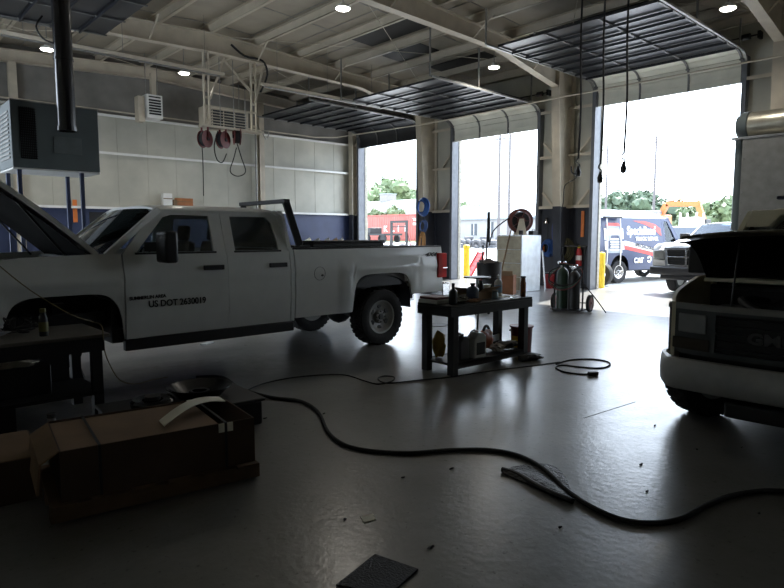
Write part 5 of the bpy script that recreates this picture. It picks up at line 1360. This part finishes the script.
# bollards
for (x, y, h_, r_, lb) in [(17.15, 9.36, 1.05, .10, 'short fat yellow bollard at the foot of the right doorway jamb'), (17.3, 14.85, 1.20, .12, 'thick yellow bollard just outside the middle doorway'), (17.0, 14.98, 2.0, .045, 'thin tall yellow pipe beside the thick bollard in the middle doorway')]:
    t = thing('bollard', lb, 'bollard', (x,y,-.02), 0, None); MB().cyl((0,0,0),(0,0,h_),r_,n=18).build('post', M['yellow'], t); MB().lathe([(r_,0),(r_*.8,.03),(.0,.05)], c=(0,0,h_), n=18).build('cap', M['yellow'], t)
t = thing('spare_tire', 'black tire leaning behind the short yellow bollard', 'tire', (17.7,onX(601,270,17.7).y,-.02)); MB().lathe([(.2,-.1),(.36,-.11),(.38,0),(.36,.11),(.2,.1)], c=(0,0,.38), axis='X', n=30, close=True).build('tread', M['rubber'], t)
# red folding sign / ramp stand
t = thing('ramp_stand', 'red and white metal ramp stand outside the middle doorway', 'ramp', (18.2,15.1,-.02), R(-20))
for y in (-.22,.22): MB().beam((-.4,y,0.02),(.2,y,.95),.05,.08).build('side_rail', M['red'], t)
g = MB()
for k in range(6): g.beam((-.33+k*.1,-.2,.12+k*.16),(-.33+k*.1,.2,.12+k*.16),.05,.03)
g.beam((-.38,0,.03),(.19,0,.93),.40,.02); g.build('tread', mat('pink_red', (.62,.10,.12), .5), t); MB().beam((.2,0,.9),(.55,0,.0),.05,.05).build('prop', M['red'], t)
# forklift mast frame and tires outside the far doorway
p = onX(399,248,23.5); t = thing('engine_hoist', 'dark upright lifting frame standing outside the far doorway', 'frame', (23.5,p.y,0))
for y in (-.62,.62): MB().bb(-.05,.05,y-.06,y+.06,0,2.25).build('upright', M['steel_black'], t)
MB().bb(-.06,.06,-.68,.68,2.25,2.38).build('top_beam', M['steel_black'], t); MB().bb(-.04,.04,-.56,.56,2.0,2.06).build('cross_bar', M['steel_black'], t); g = MB(); g.bb(-.5,.5,-.68,-.56,0,.1); g.bb(-.5,.5,.56,.68,0,.1); g.build('foot', M['steel_black'], t)
MB().beam((0,.62,1.9),(.2,1.1,.2),.05,.05).build('brace', M['steel_black'], t); MB().beam((0,-.62,1.9),(.2,-1.0,.4),.05,.05).build('brace', M['dkred'], t)
tm = MB().lathe([(.20,-.11),(.30,-.13),(.36,-.11),(.375,0),(.36,.11),(.30,.13),(.20,.11),(.22,0)], axis='Z', n=22, close=True)
tyre0 = tm.build('tire', mat('worn_tire', (.10,.10,.105), .8))
def tyre(x, y, z, rx, ry, label, group, first=[True]):
    o = tyre0 if first[0] else tyre0.copy()
    if not first[0]: col.objects.link(o)
    first[0] = False
    o.location = (x,y,z); o.rotation_euler = (rx,ry,0); tag(o, label, 'tire', group); return o
random.seed(3)
ORD = ['leftmost','second','third','fourth','fifth','sixth','seventh','eighth','ninth','tenth','rightmost']
ROW = ['front row','middle row','top row']
# pile visible through the middle doorway
HN = ['leftmost','second','middle','fourth','rightmost']
yL = onX(460, 240, 38).y
for c in range(5):                              # leaning front row
    tyre(36.9+.1*(c % 2), yL-.25-c*.79, zg(37)-.02+.36, R(8*(c % 3)-8), R(66+5*(c % 3)), 'worn tire leaning in front of heap outside middle doorway, %s of its row' % HN[c], 'tires heaped outside the middle doorway')
for d in range(2):                              # stacks behind it
    for c in range(5):
        for h_ in range(2+(c+d) % 2):
            tyre(37.95+d*.85, yL-.2-c*.80-.1*d, zg(38)-.02+.135+.29*h_, R(random.uniform(-4,4)), R(random.uniform(-4,4)), 'worn tire, %s stack of %s row in heap outside middle doorway, %s layer' % (HN[c], ['near','far'][d], ['bottom','second','third'][h_]), 'tires heaped outside the middle doorway')
for i, (px, x, a) in enumerate([(403,30,70),(409,31.2,25),(412,29.6,75),(419,30.6,60),(397,31.4,10),(414,32.4,5)]):
    p = onX(px,240,x); tyre(x, p.y, zg(x)+.34 if a > 30 else zg(x)+.14+(.14 if a > 20 else 0), R(a), R(10), ['upright dusty tire just inside the lifting frame','half tilted dusty tire inside the lifting frame','dusty tire standing right of the lifting frame','rightmost dusty tire beside the far doorway post','dusty tire lying left in the lifting frame','dusty tire lying behind the lifting frame'][i], 'tires beside the lifting frame')
# red container
cz = zg(46)-.02
ct = thing('shipping_container', 'faded red corrugated shipping container beyond the far doorway', 'container', (46, 45.5, cz))
cr = mat('faded_red', (.40,.11,.09), .6, 0, .08, 1)
g = MB(); g.bb(.06,2.4,.05,12.1,.1,2.85)
for k in range(40): g.prism([(.06,.1+k*.3),(.0,.16+k*.3),(.0,.28+k*.3),(.06,.34+k*.3)], 'Z', .2, 2.75)
g.build('walls', cr, ct)
g = MB(); g.bb(-.02,2.44,0,12.15,2.8,2.92); g.bb(-.02,2.44,0,12.15,0,.16)
for y in (0,12.05): g.bb(-.02,.1,y,y+.12,0,2.9)
g.build('frame', mat('container_frame', (.42,.09,.07), .6), ct)
def ctext(b, s_, y, z): text('lettering', b, s_, M['white'], ct, (-.03,y,z), face_rot((0,-1,0)), .01, 1.0, bold=.02)
ctext('K', .9, 6.2, 1.05); ctext('L', .9, 4.9, 1.05); ctext('I', .9, 3.9, 1.05); ctext('E', .9, 2.8, 1.05); ctext('TEX', .35, 1.5, 2.2); ctext('22G1', .3, 1.5, 1.75)
# dark car/trailer before it
t = thing('flatbed_trailer', 'dark low trailer parked in front of the red container', 'trailer', (42, onX(380,232,42).y, zg(42)-.02), R(90))
MB().bb(-2.4,2.2,-.9,.9,.75,.95).build('deck', M['steel_black'], t); MB().bb(.6,1.8,-.8,.8,.95,1.55).build('winch_box', M['black'], t, .05)
for x in (.9,-1.6):
    for y in (-.95,.95): MB().lathe([(.0,-.1),(.4,-.1),(.42,0),(.4,.1),(.0,.1)], c=(x,y,.42), axis='Y', n=20).build('wheel', M['rubber'], t)
# buildings
def shed(name, label, x, y0, y1, z0, hw_, roof_h, mw, mr, depth=14, wins=()):
    t = thing(name, label, 'building', (x, 0, z0))
    MB().bb(0,depth,y0,y1,0,hw_).build('wall', mw, t)
    MB().prism([(-.4,hw_),(depth/2,hw_+roof_h),(depth+.4,hw_),(depth+.4,hw_-.15),(-.4,hw_-.15)], 'Y', y0-.3, y1+.3).build('roof', mr, t)
    for (a, b, c, d) in wins:
        f = MB().bb(-.05,-.01,a,b,c,d).build('window', mat('shaded_glass', (.05,.06,.07), .6), t); MB().bb(-.08,-.051,(a+b)/2-.03,(a+b)/2+.03,c,d).build('mullion', M['white'], f)
    return t
pw = mat('pale_wall', (.26,.26,.26), .8, 0, .05, 1); pr = mat('pale_roof', (.27,.30,.32), .5, 0, .04, 1); br = mat('bluegrey_roof', (.17,.20,.22), .5)
shed('warehouse', 'long low white warehouse beyond the middle doorway', 66, 46, 78, .88, 2.9, 2.2, pw, br, 16, [(onX(462,0,66).y-66*0,onX(462,0,66).y+1.6,.2,2.4),(onX(480,0,66).y,onX(480,0,66).y+1,.6,2.2),(onX(497,0,66).y,onX(497,0,66).y+.8,.3,2.4)])
shed('warehouse', 'white metal roofed building above the red container', 72, 80, 112, .88, 4.8, 2.6, pw, pr, 20, [(90,92,1,2.4)])
t = thing('roof_unit', 'small square ventilation box on the white metal roof beyond the container', 'vent', (82, onX(388,190,82).y, 8.0)); MB().bb(-1.2,1.2,-1.1,1.1,0.0,1.5).build('casing', mat('concrete_box', (.24,.22,.20), .8), t); MB().bb(-1.3,1.3,-1.2,1.2,1.5,1.62).build('cap', pr, t)
# utility poles
for (px, x, h_, lb) in [(499,36,8.5,'thin grey utility pole left of centre in the middle doorway'),(509,40,14,'tall utility pole right of centre in the middle doorway'),(537,60,9,'short pole near the right edge of the middle doorway'),(606,60,10,'pole seen in the right doorway above the service van'),(654,55,9.5,'white pole before the trees above the service van')]:
    p = onX(px, 200, x); t = thing('utility_pole', lb, 'pole', (x,p.y,zg(x)-.02)); MB().cyl((0,0,0),(0,0,h_),.13,.09,n=10).build('shaft', mat('pole_grey', (.12,.11,.11), .8), t); MB().bb(-.05,.05,-.7,.7,h_-.6,h_-.5).build('crossarm', mat('pole_grey', (.12,.11,.11), .8), t)
# excavator beyond the vans
xo = 46; p = onX(668, 222, xo)
ex = thing('excavator', 'orange excavator with raised boom behind the parked pickups', 'excavator', (xo, p.y, zg(xo)-.02))
om = mat('machine_orange', (.50,.14,.03), .5)
g = MB(); g.bb(-1.2,1.2,.2,2.8,1.0,2.2); g.build('house', om, ex, .1)
MB().bb(-1.0,0,.4,1.4,1.6,2.5).build('cab', mat('cab_grey', (.2,.2,.2), .4), ex, .08)
for y in (.2,2.3): MB().prism([(-1.6,0),(1.6,0),(1.9,.45),(1.6,.9),(-1.6,.9),(-1.9,.45)], 'Y', y, y+.5).build('track', M['steel_black'], ex)
def seg(n_, pts, w_, h_): 
    g = MB()
    for a, b in zip(pts[:-1], pts[1:]): g.beam(a, b, w_, h_)
    g.build(n_, om, ex)
a, b, c, d = [onX(x_, y_, xo) - ex.location for x_, y_ in ((657,224),(667,204),(700,204),(704,222))]
seg('boom', [(0,.4,2.0),a+Vector((0,0,.2)),b,c], .36, .36); seg('stick', [c+Vector((0,.2,.2)),d], .3, .34)
MB().prism([(d.y-.4,d.z-.6),(d.y+.4,d.z-.7),(d.y+.35,d.z+.1),(d.y-.3,d.z+.2)], 'X', -.45, .45).build('bucket', M['steel_black'], ex, .03)
MB().cyl((0,b.y,b.z+.2),(0,(b.y+c.y)/2,(b.z+c.z)/2+.45),.09,n=10).build('ram', M['chrome'], ex)
t = thing('storage_tank', 'white framed tank standing behind the parked pickup', 'tank', (40, onX(692,215,40).y, zg(40)-.02)); MB().bb(-.6,.6,-.55,.55,.9,2.0).build('tank', M['ram_white'], t, .04); 
for x in (-.55,.55):
    for y in (-.5,.5): MB().bb(x-.04,x+.04,y-.04,y+.04,0,2.3).build('leg', M['ram_white'], t)
# another dark pickup behind
t = thing('parked_car', 'dark car cab with blue tinted windows behind the white pickup', 'car', (27, onX(672,240,27).y, 0), R(40))
MB().prism([(-2.2,.5),(2.3,.5),(2.3,1.15),(1.6,1.25),(1.0,1.95),(-.8,1.95),(-1.3,1.25),(-2.2,1.1)], 'Y', -.9, .9).build('body', mat('car_dark', (.05,.06,.075), .3, coat=.5), t, .08)
MB().prism([(1.45,1.27),(.95,1.86),(-.7,1.86),(-1.1,1.27)], 'Y', -.92, .92).build('window_band', M['clearglass'], t)
for x in (-1.5,1.5):
    for y in (-.85,.85): MB().lathe([(.0,-.12),(.33,-.12),(.36,0),(.33,.12),(.0,.12)], c=(x,y,.36), axis='Y', n=20).build('wheel', M['rubber'], t)
# ------------------------------------------------------------------ trees and shrubs
def tree(name, label, cat, x, y, z, h_, r_, seed, m, n=16, trunk=True, leaf_n=900, group=None, ls=.5):
    t = thing(name, label, cat, (x,y,z), 0, group); rnd = random.Random(seed)
    g = MB(); cs = []
    for k in range(n):
        a = rnd.uniform(0,2*PI); rr = r_*math.sqrt(rnd.random())*.75; hh = h_*rnd.uniform(.35 if trunk else .2,.86)
        cs.append((rr*math.cos(a), rr*math.sin(a), hh, r_*rnd.uniform(.22,.4)))
    cs.append((0,0,h_*.6,r_*.55)); cs.append((0,0,h_*.85,r_*.3))
    for k, (a, b, c, q) in enumerate(cs): g.blob((a,b,c), (q,q,q*.8), seed+k, .35, 2, 1.5)
    for k in range(leaf_n):                       # loose leaf sprays around the masses
        a, b, c, q = cs[rnd.randrange(len(cs))]
        d = Vector((rnd.gauss(0,1),rnd.gauss(0,1),rnd.gauss(0,1))).normalized()*q*rnd.uniform(.9,1.3)
        s_ = ls*rnd.uniform(.5,1); u = Vector((rnd.uniform(-1,1),rnd.uniform(-1,1),rnd.uniform(-1,1))).normalized()*s_; v = u.cross(d).normalized()*s_*.6
        p = Vector((a,b,c))+d; g.add([p-u-v*.3,p+v,p+u-v*.2,p-v], [(0,1,2,3)], None, False)
    g.build('crown', m, t)
    if trunk: MB().cyl((0,0,0),(0,0,h_*.6),r_*.07+.08,r_*.03+.05,n=8).build('trunk', M['bark'], t)
    else: MB().cyl((0,0,0),(0,0,h_*.5),.05,n=6).build('stem', M['bark'], t)
    return t
Lf, L2 = M['leaf'], M['leaf2']
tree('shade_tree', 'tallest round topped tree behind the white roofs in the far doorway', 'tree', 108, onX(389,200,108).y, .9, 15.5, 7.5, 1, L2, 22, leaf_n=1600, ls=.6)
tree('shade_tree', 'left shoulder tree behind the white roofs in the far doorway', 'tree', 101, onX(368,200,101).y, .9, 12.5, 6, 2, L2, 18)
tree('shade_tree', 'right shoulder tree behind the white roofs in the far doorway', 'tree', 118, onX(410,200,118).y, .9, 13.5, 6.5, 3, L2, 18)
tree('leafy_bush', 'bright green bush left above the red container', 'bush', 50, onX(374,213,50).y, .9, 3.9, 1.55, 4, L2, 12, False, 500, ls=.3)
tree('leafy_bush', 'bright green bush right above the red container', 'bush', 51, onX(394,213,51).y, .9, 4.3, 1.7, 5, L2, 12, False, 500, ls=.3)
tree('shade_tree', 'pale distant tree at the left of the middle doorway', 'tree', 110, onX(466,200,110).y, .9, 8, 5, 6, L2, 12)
specs = [(604,70,8.0,3.6),(620,72,8.0,4.0),(636,75,9.0,4.4),(650,74,8.2,4.0),(664,78,7.2,4.2),(681,80,6.8,4.4),(700,76,5.6,3.8),(716,60,5.4,2.6),(729,58,6.0,2.8)]
names = ['leftmost tree in the right doorway by the door jamb','second tree from the left above the service van','tall tree above the lettering of the service van','tree directly left of the white pole','tree behind the excavator boom','tree behind the excavator stick','low tree right of the excavator','yellow green tree near the right jamb','tree touching the right jamb of the big doorway']
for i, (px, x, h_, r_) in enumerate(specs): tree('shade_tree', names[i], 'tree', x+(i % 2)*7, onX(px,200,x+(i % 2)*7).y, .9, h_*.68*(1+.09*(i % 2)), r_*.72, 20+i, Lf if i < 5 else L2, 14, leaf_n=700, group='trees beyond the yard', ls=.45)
for i, (px, lb) in enumerate([(680,'small bright shrub under the excavator boom'),(694,'small bright shrub under the excavator stick')]): tree('leafy_bush', lb, 'bush', 52, onX(px,215,52).y, .9, 2.4, .8, 50+i, L2, 8, False, 250, ls=.25)
# power line poles
